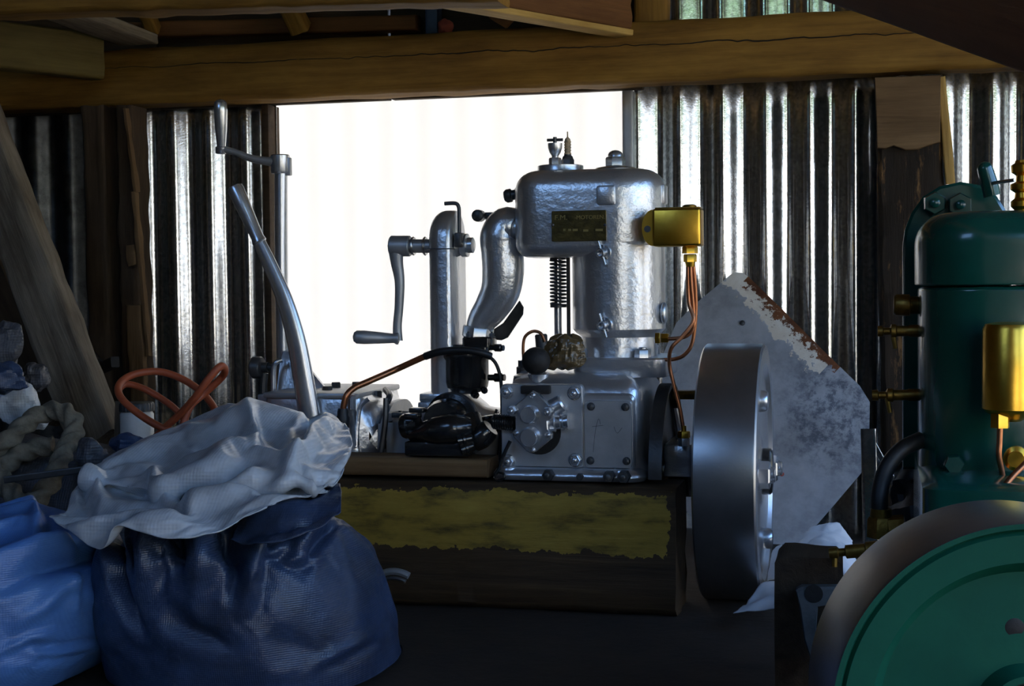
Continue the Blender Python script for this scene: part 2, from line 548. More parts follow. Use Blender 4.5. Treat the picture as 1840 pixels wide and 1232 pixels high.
win = root('window_1', (0, 3.18, zs), 'opening closed by a glowing white translucent corrugated sheet', None, kind='structure')
corrugated(xl - .04, xr + .04, zs - .06, zl1, 3.185, 'translucent_sheet', win, 'translucent_sheet', PH, PIT * .98, .0021, 0.0, 0.0015)
G().box(xl - .020, xl - .003, 3.10, 3.165, zs, zl0, .002).done('jamb', 'wood_dark', win)
G().box(xr - .002, xr + .022, 3.12, 3.165, zs, zl0, .003).rough(.0006, 40, 2).done('jamb', 'silver_dull', win)
G().box(xl, xr, 3.11, 3.16, zs - .03, zs, .003).done('sill', 'wood_dark', win)

# floor: dark trodden earth and boards
g = G()
nx, ny = 60, 50
vs = [[g.b.verts.new(V((WX0 + (WX1 - WX0) * i / nx, WY0 + (3.2 - WY0) * j / ny, 0.006 * noise.noise(V((i * .35, j * .35, 0))) - .004))) for i in range(nx + 1)] for j in range(ny + 1)]
for j in range(ny):
    for i in range(nx): g.b.faces.new((vs[j][i], vs[j][i + 1], vs[j + 1][i + 1], vs[j + 1][i]))
tag(g.done('floor', 'grime', None, loc=(0, 0, 0)), 'dark trodden earth floor of the shed', None, kind='structure')
g = G().box(-40, 40, -40, 40, -.14, -.06)
paint('yard', (.34, .28, .15), (.46, .38, .21), .9, 0, .3, 10, 1.0)
tag(g.done('ground', 'yard', None, loc=(0, 0, -.14)), 'yard outside the shed', None, kind='structure')
g = G().box(WX0 - .08, WX0, WY0, 3.2, 0, 2.6)
tag(g.done('wall_left', 'wood_dark'), 'dark board side wall', None, kind='structure')
g = G()
y0, y1, z0, z1 = SIDE
g.box(WX1, WX1 + .08, WY0, y0, 0, 2.6).box(WX1, WX1 + .08, y1, 3.2, 0, 2.6).box(WX1, WX1 + .08, y0, y1, 0, z0).box(WX1, WX1 + .08, y0, y1, z1, 2.6)
tag(g.done('wall_right', 'wood_dark'), 'dark board side wall with a wide doorway', None, kind='structure')
g = G()
x0, x1, z0, z1 = FRONT
h0, h1, k0, k1 = FILL_HATCH
ya, yb_ = WY0 - .08, WY0
g.box(WX0, h0, ya, yb_, 0, 2.6).box(h0, h1, ya, yb_, 0, k0).box(h0, h1, ya, yb_, k1, 2.6).box(h1, x0, ya, yb_, 0, 2.6).box(x0, x1, ya, yb_, z1, 2.6).box(x1, WX1, ya, yb_, 0, 2.6)
tag(g.done('wall_front', 'wood_dark'), 'dark board front wall with a doorway and a high hatch added for fill light', None, kind='structure')
g = G()
p = [(WX0 - .1, WY0 - .4, 2.62), (WX1 + .1, WY0 - .4, 2.62), (WX1 + .1, 3.5, 1.58), (WX0 - .1, 3.5, 1.58)]
g.ring_skin([[V(q) for q in p], [V(q) + V((0, 0, .05)) for q in p]])
tag(g.done('ceiling', 'wood_dark'), 'dark board roof of the shed', None, kind='structure')
# wooded slope beyond the yard
paint('leafy', (.012, .035, .008), (.05, .10, .02), .9, 0, .5, 3, 2.0)
def hill(fn, label):
    g = G()
    vs = [[g.b.verts.new(fn(i, j)) for i in range(45)] for j in range(9)]
    for j in range(8):
        for i in range(44): g.b.faces.new((vs[j][i], vs[j + 1][i], vs[j + 1][i + 1], vs[j][i + 1]))
    tag(g.done('hill', 'leafy', None, loc=(0, 0, 0)), label, None, kind='structure')
def rise(i, j): return -.1 + 7.5 * (j / 8) ** .7 + (.7 * noise.noise(V((i * .6, j * .6, 0))) if j else 0)
hill(lambda i, j: V((13 + 9 * j / 8 + .5 * noise.noise(V((i * .7, j * .7, 2))), -22 + i, rise(i, j))), 'green wooded slope beyond the side yard')
hill(lambda i, j: V((-22 + i, -13 - 9 * j / 8 + .5 * noise.noise(V((i * .7, j * .7, 5))), rise(i, j + .001))), 'green wooded slope facing the front doorway')
# added unseen reflector walls: grey beyond the side door, white facing the front doorway
paint('reflector_white', (.70, .69, .66), (.78, .77, .74), .85, 0, .2, 8)
paint('reflector_grey', (.42, .44, .46), (.52, .54, .56), .85, 0, .2, 8)
g = G().box(7.0, 7.3, -7.9, 8, -.06, 2.1).box(6.96, 7.34, -7.9, 8, 2.1, 2.17)
tag(g.done('reflector_wall', 'reflector_grey'), 'added low grey reflector wall across the side yard', None, kind='structure')
g = G().box(-1.5, 7.0, -8.3, -8.0, -.06, 2.0).box(-1.5, 7.0, -8.34, -7.96, 2.0, 2.08)
tag(g.done('reflector_wall', 'reflector_white'), 'added low white reflector wall facing the front doorway', None, kind='structure')

# ---------------------------------------------------------------- roof timbers and posts
zc = (zl0 + zl1) / 2
lin = timber('timber_beam', 'long brown cracked beam running across above the white opening', 'beam', (-2.5, 3.05, zc), (1.2, 3.05, zc), .10, zl1 - zl0, 'wood_beam', rough=.003, wob=.003, seg=90, kind='thing')
# the long crack along the face: a raised torn lip of fibre over a dark groove
g = G()
pts = []
for i in range(180):
    px = 180 + i * 1640 / 179
    pts.append(E(px, 122 - (px - 200) * .0433 + 5 * noise.noise(V((px * .012, 0, 0))) + 3 * noise.noise(V((px * .06, 3, 0))), 2.9985))
g.tube(pts, [.0008, .0018, .0012, .0026, .0014, .0030, .0018, .001], 6, 2, True, .5)
g.move(Matrix.Translation(-lin.location))
OFF[lin] = lin.location.copy()
g2 = g
for v in g2.b.verts: v.co += lin.location
o = g2.done('crack', 'black_matte', lin)
zb = EZ(450, 22, 2.25)
timber('timber_beam', 'brown tie beam along the top edge, nearer than the cracked beam', 'beam', E(-150, -11, 2.25) + V((0, .04, 0)), E(893, -44, 2.25) + V((0, .04, 0)), .08, .075, 'wood_beam', rough=.002, wob=.004, seg=50, kind='thing', seed=3)
dj = V((.515, .857, 0)).normalized()
def post_child(o, parent):
    # parent has a rotation: keep the child where it stands
    o.parent = parent
    bpy.context.view_layer.update()
    o.matrix_parent_inverse = parent.matrix_world.inverted()
    return o
def joist(far, L, wy, wz, mat, name, label, seed, **k):
    far = V(far)
    return timber(name, label, 'joist', far - dj * L, far, wy, wz, mat, rough=.002, wob=.002, seed=seed, kind='thing', **k)
zj0, zj1 = EZ(195, 145, 3.0), EZ(195, 66, 3.0)
f = E(190, 110, 2.972)
joist((f.x - .02, f.y, (zj0 + zj1) / 2), 1.3, .06, zj1 - zj0, 'wood_olive', 'roof_joist', 'olive brown joist with a blunt end meeting the cracked beam over the old post', 5)
fz = EZ(1140, 60, 2.985)
f = E(1138, 58, 2.985)
jst = joist((f.x - .018, f.y, fz + .066), .66, .040, .12, 'wood_brown', 'roof_joist', 'red brown joist with a pale strip for sunlight added under it, above the silver engine', 11)
OFF[jst] = jst.location.copy()
bt = timber('pale_strip', 'pale strip added along the underside for its sunlit, fresh cut look', None, V((f.x - .018, f.y, fz)) - dj * .64, V((f.x - .018, f.y, fz)), .046, .012, 'wood_pale', rough=.001, seed=13)  # added strip: pale tone is part fresh cut wood, part painted sunlight
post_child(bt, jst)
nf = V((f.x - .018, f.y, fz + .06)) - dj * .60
joist(nf + V((-.050, .03, .004)), .16, .055, .115, 'wood_pale', 'joist_end', 'pale sawn end block of the red brown joist, sunlight put into its colour', 17)  # end block coloured pale, partly for the sun falling on it
timber('timber_stud', 'short brown stud standing on the cracked beam beside the red brown joist', 'stud', E(1172, 42, 3.06), E(1172, -120, 3.06), .05, EX(1206, 20, 3.06) - EX(1146, 20, 3.06), 'wood_beam', up=(1, 0, 0), seed=21, kind='thing')
timber('upper_plate', 'narrow dark brown wall plate lying above the cracked beam', 'plank', E(180, 66, 3.085) + V((0, 0, .012)), E(752, 52, 3.085) + V((0, 0, .012)), .04, .034, 'wood_brown', seed=23, kind='thing')
timber('roof_brace', 'short brown brace slanting down behind the tie beam, nearest the window corner', 'brace', E(500, -30, 2.95), E(540, 52, 3.03), .04, .042, 'wood_beam', up=(1, 0, .1), seed=25, kind='thing')
timber('roof_brace', 'brown brace slanting down to the cracked beam beside the red brown joist', 'brace', E(958, -40, 2.92), E(896, 28, 2.985), .05, .05, 'wood_brown', up=(1, 0, .1), seed=27, kind='thing')
timber('roof_brace', 'thin orange brown brace above the old post', 'brace', E(250, -10, 2.96), E(276, 54, 3.05), .03, .03, 'wood_beam', up=(1, 0, .1), seed=29, kind='thing')
timber('grey_board', 'grey weathered board end jutting out above the old post', 'plank', E(110, 20, 2.7), E(248, 72, 3.0), .10, .022, 'wood_grey', up=(0, -.3, 1), seed=31, kind='thing')
bA, bB = E(1500, -115, 1.55), E(1960, 0, 1.15)
bD = (bB - bA).normalized()
timber('slanting_board', 'dark red brown board slanting across the top corner over the green engine', 'plank', bA - bD * .35, bA + bD * ((1.43 - bA.x) / bD.x), .03, .13, 'wood_red', up=(0, -.4, 1), seed=33, kind='thing', rough=.0015)
# right post
pw = EX(1692, 300, 3.06) - EX(1574, 300, 3.06)
post = timber('timber_post', 'dark rotten post with a clean brown sawn head, behind the green engine', 'post', E(1648, 1010, 3.06) * 1.0, E(1632, 141, 3.06), .09, pw, 'wood_burnt', up=(1, 0, 0), rough=.005, wob=.004, seg=60, kind='thing', seed=40)
OFF[post] = post.location.copy()
head = [(1572, 140), (1690, 136), (1689, 255), (1668, 262), (1650, 268), (1628, 270), (1605, 262), (1590, 268), (1576, 266)]
o = G().poly([(EX(a, b, 3.008), EZ(a, b, 3.008)) for a, b in head], 3.0, 3.03, .002).rough(.0012, 25, 0).done('sawn_head', 'wood_head', None, loc=(0, 0, 0))
post_child(o, post)
o = timber('pale_strip', None, None, E(1708, 330, 3.02), E(1690, 138, 3.02), .02, .018, 'wood_pale', up=(1, 0, 0), seed=43)
post_child(o, post)
# old left posts
p1 = timber('old_post', 'dark bark-edged post with a wavy outline beside the corrugated sheet', 'post', E(198, 760, 3.0), E(180, 193, 3.0), .08, .056, 'wood_dark', up=(1, 0, 0), rough=.003, wob=.007, seg=70, kind='thing', seed=60, sc=6)
p2 = timber('old_post', 'split rotten post with torn brown splinters, next to the corrugated sheet', 'post', E(252, 780, 3.0), E(236, 192, 3.0), .08, .040, 'wood_dark', up=(1, 0, 0), rough=.003, wob=.006, seg=70, kind='thing', seed=66, sc=7)
for i, (a, b, c, d, w, mm) in enumerate(((243, 548, 251, 720, .036, 'wood_head'), (226, 194, 246, 345, .008, 'wood_head'), (243, 345, 268, 640, .009, 'wood_head'), (236, 440, 240, 478, .020, 'wood_head'))):
    o = timber('splinter', None, None, E(c, d, 2.955), E(a, b, 2.955), .018, w, mm, up=(1, 0, 0), rough=.003, wob=.006, seg=18, seed=70 + i)
    post_child(o, p2)
# leaning planks
timber('leaning_plank', 'wide grey weathered plank leaning against the wall beside the rope', 'plank', E(178, 800, 2.52), E(-65, 150, 2.80), .045, .108, 'wood_grey', up=(1, -.15, .35), rough=.003, wob=.003, seg=60, kind='thing', seed=80)
timber('leaning_plank', 'narrower dark brown plank leaning behind the wide grey plank', 'plank', E(112, 745, 2.72), E(-70, 360, 2.95), .04, .075, 'wood_dark', up=(1, -.15, .45), rough=.003, wob=.003, seg=40, kind='thing', seed=84)
o = timber('iron_bar', 'short black iron bar end poking out behind the grey plank', 'bar', E(160, 672, 2.85), E(207, 650, 2.72), .018, .022, 'black_matte', seg=6, kind='thing', seed=86, rough=.0005)
G_ = G().poly([(EX(a, b, 2.95), EZ(a, b, 2.93)) for a, b in ((150, 600), (172, 625), (192, 648), (165, 660), (140, 640))], 2.93, 2.936, .001)
tag(G_.done('tin_scrap', 'galvanised'), 'small grey sheet metal scrap behind the grey plank', 'scrap')

# ---------------------------------------------------------------- engine bearers
x0, x1 = EX(540, 900, 2.30), EX(1214, 900, 2.30)
zt0, zb0 = EZ(1000, 874, 2.30), -.004
m, t, p, gd, gy, s3, nz, g_ = BEARER
# ochre paint on the upper part of the front face only, ragged along its lower and end borders
zpaint = EZ(1000, 990, 2.30) - zb0
hgt = zt0 - zb0
def mth(op, a, b):
    n = nd(t, 'ShaderNodeMath', operation=op)
    for i, q in enumerate((a, b)):
        if isinstance(q, (int, float)): n.inputs[i].default_value = q
        else: t.links.new(q, n.inputs[i])
    return n.outputs[0]
nn = mth('MULTIPLY', mth('SUBTRACT', nz, 0.5), 0.045)
zz = mth('ADD', s3.outputs['Z'], nn)
up = mth('GREATER_THAN', zz, zpaint - hgt / 2)
dn = mth('LESS_THAN', zz, hgt / 2 - .010)
xx = mth('LESS_THAN', mth('ADD', s3.outputs['X'], nn), (x1 - x0) - .012)
geo = nd(t, 'ShaderNodeNewGeometry')
sy = nd(t, 'ShaderNodeSeparateXYZ'); t.links.new(geo.outputs['Normal'], sy.inputs[0])
fr = mth('LESS_THAN', s3.outputs['Y'], -.056)
mask = mth('MULTIPLY', mth('MULTIPLY', up, dn), mth('MULTIPLY', xx, fr))
t.links.new(mix(t, mask, gd, gy), p.inputs['Base Color'])
p.inputs['Roughness'].default_value = .7
spec(p, .3)
bump(t, p, g_, .5, .004)
timber('engine_bearer', 'thick oily timber bearer under the silver engine with worn ochre paint', 'timber', (x0, 2.365, (zt0 + zb0) / 2), (x1, 2.365, (zt0 + zb0) / 2), .13, hgt, 'bearer', rough=.002, wob=.002, seg=70, kind='thing', seed=90)
x0, x1 = EX(575, 850, 2.33), EX(874, 850, 2.33)
hp_ = EZ(750, 838, 2.33) - EZ(750, 870, 2.33)
zp = zt0 + .0065 + hp_ / 2
timber('loose_plank', 'sawn brown loose plank lying on the bearer under the black magneto', 'plank', (x0, 2.373, zp), (x1, 2.373, zp), .078, hp_, 'wood_head', rough=.001, wob=.001, seg=30, kind='thing', seed=94)
# ---------------------------------------------------------------- silver boat engine
YC = 2.50
ze = zt0 + .004
eng = root('boat_engine', (EX(1050, 870, YC), YC, ze), 'silver painted single cylinder boat engine with brass nameplate on the timber bearer', 'engine')
def sub(o, parent):
    OFF[o] = OFF[parent]
    return o
def half(px, py, Y, d=1.0):
    return (EX(px + d, py, Y) - EX(px, py, Y)) / d
U = half(1050, 700, 2.4)       # metres per pixel about the engine

# base flange and crankcase
zb1 = EZ(1000, 846, 2.335)
bx0, bx1 = EX(880, 858, 2.335), EX(1158, 858, 2.335)
G().stadium(bx0, bx1, 2.335, 2.66, .03, [(ze, .004), (ze + .006, 0), (zb1 - .008, 0), (zb1 - .001, .005), (zb1 + .003, .014)]).done('base_flange', 'silver', eng)
cx0, cx1 = EX(905, 760, 2.37), EX(1158, 760, 2.40)
zc0, zc1 = zb1 + .001, EZ(1100, 668, 2.42)
G().stadium(cx0, cx1, 2.37, 2.64, .035, [(zc0 - .004, -.014), (zc0 + .008, -.004), (zc0 + .02, 0), (zc1 - .055, 0), (zc1 - .030, .004), (zc1 - .012, .016), (zc1 - .003, .032), (zc1, .05)], rc2=.012).done('crankcase', 'silver', eng)
# slotted feet
for px in (913, 1116):
    c = E(px, 851, 2.35)
    G().lathe((c.x, c.y + .004, zb1 - .001), (0, 0, 1), [(0, .016), (.003, .015), (.005, .011), (.003, .008), (.001, .0075)], 20).done('bolt_boss', 'silver', eng)
nut = None
for px, r in ((986, .010), (1095, .010), (1122, .011)):
    c = E(px, 872, 2.33)
    G().hexa((c.x, 2.335, ze + .011), (0, -1, 0), r, .016).lathe((c.x, 2.32, ze + .011), (0, -1, 0), [(0, .005), (.006, .005), (.007, .003)], 10).done('bolt', 'dark_steel', eng)
c = E(1042, 873, 2.33)
G().hexa((c.x, 2.335, ze + .009), (0, -1, 0), .006, .010).done('bolt', 'dark_steel', eng)

# front cover plate with its bolts
def rrect(px0, py0, px1, py1, Y, r, n=5):
    a, b = E(px0, (py0 + py1) / 2, Y).x, E(px1, (py0 + py1) / 2, Y).x
    z1_, z0_ = E((px0 + px1) / 2, py0, Y).z, E((px0 + px1) / 2, py1, Y).z
    out = []
    for x, z, st in ((b - r, z1_ - r, 0), (a + r, z1_ - r, 90), (a + r, z0_ + r, 180), (b - r, z0_ + r, 270)):
        for j in range(n + 1):
            th = math.radians(st + 90 * j / n)
            out.append((x + r * math.cos(th), z + r * math.sin(th)))
    return out
cov = G().poly(rrect(902, 690, 1048, 838, 2.36, .007), 2.355, 2.373, .0015).done('front_cover', 'silver_dull', eng, ang=30)
OFF[cov] = OFF[eng]
me = None
for px, py in ((911, 704), (1032, 706), (1034, 826), (914, 828)):
    c = E(px, py, 2.355)
    if me is None:
        o = G().bolt((0, 0, 0), (0, -1, 0), .0095, .012).done('bolt', 'silver_smooth', None, loc=(0, 0, 0))
        me = o.data
    else:
        o = bpy.data.objects.new('bolt', me); COL.objects.link(o)
    o.parent = cov
    o.location = V((c.x, 2.355, c.z)) - OFF[eng]
HEX = me
# inspection plate
G().poly(rrect(1044, 706, 1142, 846, 2.372, .012), 2.362, 2.376, .004).done('cover_seat', 'silver', eng, ang=30)
ins = G().poly(rrect(1051, 719, 1136, 840, 2.36, .006), 2.355, 2.366, .0012).done('inspection_plate', 'silver_dull', eng, ang=30)
OFF[ins] = OFF[eng]
me = None
for px, py in ((1062, 730), (1124, 731), (1061, 827), (1126, 828)):
    c = E(px, py, 2.355)
    if me is None:
        o = G().lathe((0, 0, 0), (0, -1, 0), [(0, .0068), (.003, .0066), (.006, .005), (.007, .0025)], 18).box(-.0012, .0012, -.0078, -.006, -.0055, .0055).done('screw', 'dark_steel', None, loc=(0, 0, 0))
        me = o.data
    else:
        o = bpy.data.objects.new('screw', me); COL.objects.link(o)
    o.parent = ins; o.location = V((c.x, 2.355, c.z)) - OFF[eng]
# faint scratched strokes on the plate
def stroke(pts, Y, r, name, mat, par):
    return G().tube([E(a, b, Y) for a, b in pts], r, 5, 4, True).done(name, mat, par)
stroke([(1079, 762), (1076, 752), (1071, 768), (1068, 790), (1066, 812)], 2.3553, .0005, 'scratch', 'dark_steel', ins)
stroke([(1064, 766), (1084, 764)], 2.3553, .0005, 'scratch', 'dark_steel', ins)
stroke([(1103, 766), (1109, 778), (1118, 768)], 2.3553, .0005, 'scratch', 'dark_steel', ins)

# water pump on the cover
c = E(968, 776, 2.354)
G().lathe((c.x, 2.3552, c.z), (0, -1, 0), [(0, 40 * U), (.0008, 39 * U)], 30).done('opening', 'black_matte', cov)
pl = [(957, 702), (966, 706), (992, 733), (995, 740), (993, 750), (984, 756), (985, 772), (992, 780), (991, 788), (962, 812), (954, 814), (946, 810), (924, 786), (921, 778), (926, 770), (926, 748), (919, 741), (920, 732), (926, 728)]
pump = G().poly([(EX(a, b, 2.32), EZ(a, b, 2.32)) for a, b in pl], 2.318, 2.332, .0015).done('water_pump', 'silver_smooth', eng, ang=30)
OFF[pump] = OFF[eng]
G().poly([(EX(957 + (a - 957) * .82, 758 + (b - 758) * .82, 2.32), EZ(957 + (a - 957) * .82, 758 + (b - 758) * .82, 2.32)) for a, b in pl], 2.330, 2.356).done('pump_body', 'silver_dull', pump)
for px, py, r in ((952, 744, 14.5), (953, 784, 15.5)):
    c = E(px, py, 2.315)
    G().lathe((c.x, 2.319, c.z), (0, -1, 0), [(0, r * U * 1.15), (.004, r * U), (.018, r * U), (.020, r * U * .9)], 24).done('pump_boss', 'silver_smooth', pump)
for px, py, r in ((921, 737, .0075), (985, 739, .0075)):
    c = E(px, py, 2.318)
    G().bolt((c.x, 2.319, c.z), (0, -1, 0), r, .018).done('bolt', 'silver_smooth', pump)
for px, py in ((957, 710), (984, 781), (927, 778), (957, 808)):
    c = E(px, py, 2.318)
    G().lathe((c.x, 2.319, c.z), (0, -1, 0), [(0, .0045), (.004, .0045), (.006, .002)], 12).done('screw', 'silver_smooth', pump)
a, b = E(985, 759, 2.345), E(1022, 757, 2.345)
L = (b - a).length
G().lathe(a, b - a, [(0, .017), (L * .35, .0165), (L * .4, .013), (L * .6, .012), (L * .65, .0145), (L * .75, .0145), (L * .78, .011), (L * .9, .011), (L * .92, .0135), (L, .0135)], 24).done('outlet_spigot', 'silver_smooth', pump)
G().cyl(E(988, 735, 2.35), E(1012, 722, 2.35), .014, .014, 20, .003).done('pump_lug', 'silver', pump)
a, b = E(926, 760, 2.345), E(888, 757, 2.345)
G().lathe(a, b - a, [(0, .013)] + [q for i in range(9) for q in ((.002 + i * .004, .0125), (.004 + i * .004, .0138))] + [(.04, .010)], 18).done('inlet_pipe', 'black_oily', pump)
# dark bracket under the filler
G().box(EX(935, 700, 2.34), EX(987, 700, 2.34), 2.34, 2.356, EZ(960, 708, 2.34), EZ(960, 693, 2.34), .002).done('bracket', 'black_matte', cov)

# oil filler with black ball
c = E(968, 690, 2.40)
ztop = EZ(968, 672, 2.40)
G().lathe((c.x, 2.40, c.z - .006), (0, 0, 1), [(0, .014), (.004, .0175), (ztop - c.z, .0175), (ztop - c.z + .006, .0185), (ztop - c.z + .009, .0165), (ztop - c.z + .007, .012)], 26).done('filler_neck', 'silver_smooth', eng)
c = E(963, 648, 2.348)
G().sphere(c, 25 * U, (1, 1, .97), 24, 14).rough(.0006, 80).done('filler_ball', 'black_matte', eng)
# control with looped copper pipe behind
G().cyl(E(975, 640, 2.47), E(972, 600, 2.47), .011, .011, 16, .002).done('valve_body', 'dark_steel', eng)
G().tube([E(941, 650, 2.46), E(940, 622, 2.46), (E(944, 604, 2.46)), E(958, 595, 2.46), E(972, 599, 2.46), E(979, 614, 2.46)], .0028, 10).done('copper_pipe', 'copper', eng)
G().lathe(E(940, 672, 2.45), (0, 0, 1), [(0, .012), (.012, .012), (.014, .009), (.024, .009)], 12).done('pipe_union', 'dark_steel', eng)
# shoulder behind the filler
G().stadium(EX(915, 690, 2.42), EX(1000, 690, 2.42), 2.41, 2.60, .03, [(zc1 - .03, 0), (EZ(950, 676, 2.42), .004), (EZ(950, 668, 2.42), .018)]).done('cover_shoulder', 'silver', eng)

# cylinder
bc = (EX(1029, 500, YC) + EX(1196, 500, YC)) / 2
br = (EX(1196, 500, YC) - EX(1029, 500, YC)) / 2 * .985
zz0, zz1 = EZ(1110, 598, YC), EZ(1110, 400, YC)
zn0, zfl = EZ(1110, 640, YC), EZ(1110, 668, YC)
G().lathe((bc, YC, zn0 - .012), (0, 0, 1), [(0, .072), (.004, .068), (.012, .066), (zz0 - zn0 + .006, .066), (zz0 - zn0 + .010, .070), (zz0 - zn0 + .013, br - .006), (zz0 - zn0 + .020, br), (zz1 - zn0, br)], 56).done('cylinder', 'silver', eng)
fx0, fx1 = EX(1028, 655, 2.42), EX(1196, 655, 2.42)
G().stadium(fx0, fx1, YC - .085, YC + .09, .020, [(zfl - .004, .002), (zfl - .001, 0), (EZ(1110, 646, 2.42), 0), (EZ(1110, 643, 2.42), .003)], 5).done('cylinder_flange', 'silver', eng)
zf = EZ(1110, 643, 2.42)
for px, Y in ((1041, 2.435), (1155, 2.435), (1172, 2.56), (1050, 2.57)):
    c = E(px, 643, Y)
    G().hexa((c.x, Y, zf - .001), (0, 0, 1), .0145, .016, .3).lathe((c.x, Y, zf + .013), (0, 0, 1), [(0, .007), (.004, .007), (.005, .005)], 12).done('nut', 'silver_smooth', eng)
# water jacket head
hx0, hx1 = EX(934, 400, YC), EX(1196, 400, YC)
ht, hb = EZ(1065, 307, YC), EZ(1065, 462, YC)
def arcprof(zb_, zt_, rb, rt, n=7):
    p = [(zb_ + rb - rb * math.cos(math.pi / 2 * j / n), rb - rb * math.sin(math.pi / 2 * j / n)) for j in range(n + 1)]
    p += [(zt_ - rt + rt * math.sin(math.pi / 2 * j / n), rt - rt * math.cos(math.pi / 2 * j / n)) for j in range(n + 1)]
    return p
G().stadium(hx0, hx1, YC - br, YC + br, br, arcprof(hb, ht, .026, .036), 14, rc2=.055).rough(.0007, 45, 0).done('water_jacket', 'silver', eng, ang=60)
YF = YC - br
# square bosses
G().box(EX(1072, 350, YF), EX(1106, 350, YF), YF - .006, YF + .01, EZ(1090, 368, YF), EZ(1090, 333, YF), .004).done('boss', 'silver', eng)
c = E(1193, 350, YC)
G().box(c.x - .012, c.x + .004, YC - .02, YC + .02, EZ(1190, 367, YC), EZ(1190, 332, YC), .003).done('boss', 'silver', eng)
c = E(1193, 562, YC - .02)
G().sphere(c, .016, (.45, 1, 1.15)).done('boss', 'silver', eng)
# nameplate
px_ = YF - .0045
plate = G().poly(rrect(991, 378, 1089, 433, px_, .002), px_, YF + .004, .0008).done('nameplate', 'plate_brass', eng)
OFF[plate] = OFF[eng]
def letters(txt, px, py, h, Y, par, mat, name='lettering', wide=1.0):
    cu = bpy.data.curves.new(name, 'FONT')
    cu.body = txt
    cu.size = h * 1.38
    cu.extrude = .0004
    cu.resolution_u = 3
    o = bpy.data.objects.new(name, cu)
    COL.objects.link(o)
    cu.materials.append(MT[mat])
    o.parent = par
    c = E(px, py, Y)
    o.location = V((c.x, Y, c.z)) - OFF[par]
    o.rotation_euler = (math.radians(90), 0, 0)
    o.scale = (wide, 1, 1)
    bpy.context.view_layer.update()
    dg = bpy.context.evaluated_depsgraph_get()
    me_ = bpy.data.meshes.new_from_object(o.evaluated_get(dg))
    n_ = bpy.data.objects.new(name, me_)
    COL.objects.link(n_)
    n_.parent, n_.location, n_.rotation_euler, n_.scale = par, o.location, o.rotation_euler, o.scale
    bpy.data.objects.remove(o)
    n_['kind'] = 'stuff'
    return n_
letters('F.M.', 996, 395, .0085, px_ - .0003, plate, 'brass_letter', wide=1.15)
letters('-MOTOREN.', 1032, 394, .0070, px_ - .0003, plate, 'brass_letter')
for a, b, w in ((1012, 411, 4), (1021, 411, 5), (1029, 411, 9), (1048, 412, 9), (1070, 411, 13)):
    G().box(EX(a, b, px_), EX(a + w, b, px_), px_ - .0006, px_ + .0004, EZ(a, b + 4, px_), EZ(a, b, px_)).done('worn_stamping', 'brass_letter', plate)
for a in (993, 1087):
    c = E(a, 404, px_)
    G().sphere((c.x, px_, c.z), .0028, (1, .5, 1), 10, 6).done('rivet', 'dark_steel', plate)
# drain cocks
def cock(px, py, Y, name='drain_cock'):
    c = E(px, py, Y)
    g = G()
    a = V((c.x + .006, Y + .02, c.z + .002)); d = V((-.35, -1, -.12)).normalized()
    g.lathe(a, d, [(0, .017), (.006, .0165), (.010, .011), (.016, .011), (.017, .013), (.022, .013), (.023, .008), (.036, .0078), (.036, .005), (.030, .0045)], 18)
    o = g.done(name, 'silver_smooth', eng)
    OFF[o] = OFF[eng]
    b = a + d * .028
    G().tube([b + V((-.006, 0, .020)), b + V((.006, 0, -.020))], .0022, 8, 1, False).done('tee_handle', 'silver_smooth', o)
cock(1086, 453, YF)
cock(1088, 583, YF - .002)
# top flange, priming cup, spark plug, cap nut
ct = E(1007, 305, YC)
zt_ = ht - .002
G().lathe((ct.x, YC, zt_), (0, 0, 1), [(0, .042), (.004, .0405), (.012, .0405), (.013, .038)], 36).done('plug_flange', 'silver_smooth', eng)
zt2 = zt_ + .013
def pc(px): return EX(px, 280, YC)
x = pc(1000)
cup = G().hexa((x, YC - .012, zt2), (0, 0, 1), .011, .013, .2).lathe((x, YC - .012, zt2 + .012), (0, 0, 1), [(0, .006), (.004, .006), (.010, .010), (.018, .0125), (.026, .0128), (.026, .010), (.016, .006)], 22).done('priming_cup', 'silver_smooth', eng)
OFF[cup] = OFF[eng]
G().cyl((x, YC - .012, zt2 + .03), (x, YC - .012, zt2 + .049), .0035, .0035, 10).tube([(x - .014, YC - .012, zt2 + .044), (x + .014, YC - .012, zt2 + .044)], .0026, 8, 1, False).done('tee_handle', 'dark_steel', cup)
x = pc(1018)
sp_ = G().hexa((x, YC + .010, zt2), (0, 0, 1), .0115, .012).lathe((x, YC + .010, zt2 + .012), (0, 0, 1), [(0, .010), (.004, .009), (.006, .0065), (.008, .0065)], 16).done('spark_plug', 'dark_steel', eng)
OFF[sp_] = OFF[eng]
G().lathe((x, YC + .010, zt2 + .02), (0, 0, 1), [(0, .0062)] + [q for i in range(5) for q in ((.002 + i * .005, .0066), (.004 + i * .005, .0052))] + [(.027, .0048), (.029, .0025), (.031, .0012), (.040, .0012)], 14).done('insulator', 'porcelain', sp_)
x = EX(1106, 300, YC)
G().lathe((x, YC, ht - .003), (0, 0, 1), [(0, .038), (.004, .038), (.007, .034), (.010, .018), (.011, .016)], 34).done('washer', 'silver_smooth', eng)
G().hexa((x, YC, ht + .007), (0, 0, 1), .0175, .016, .35).lathe((x, YC, ht + .021), (0, 0, 1), [(0, .0135), (.006, .0133), (.010, .011), (.013, .006), (.014, .001)], 20).done('cap_nut', 'silver_smooth', eng)
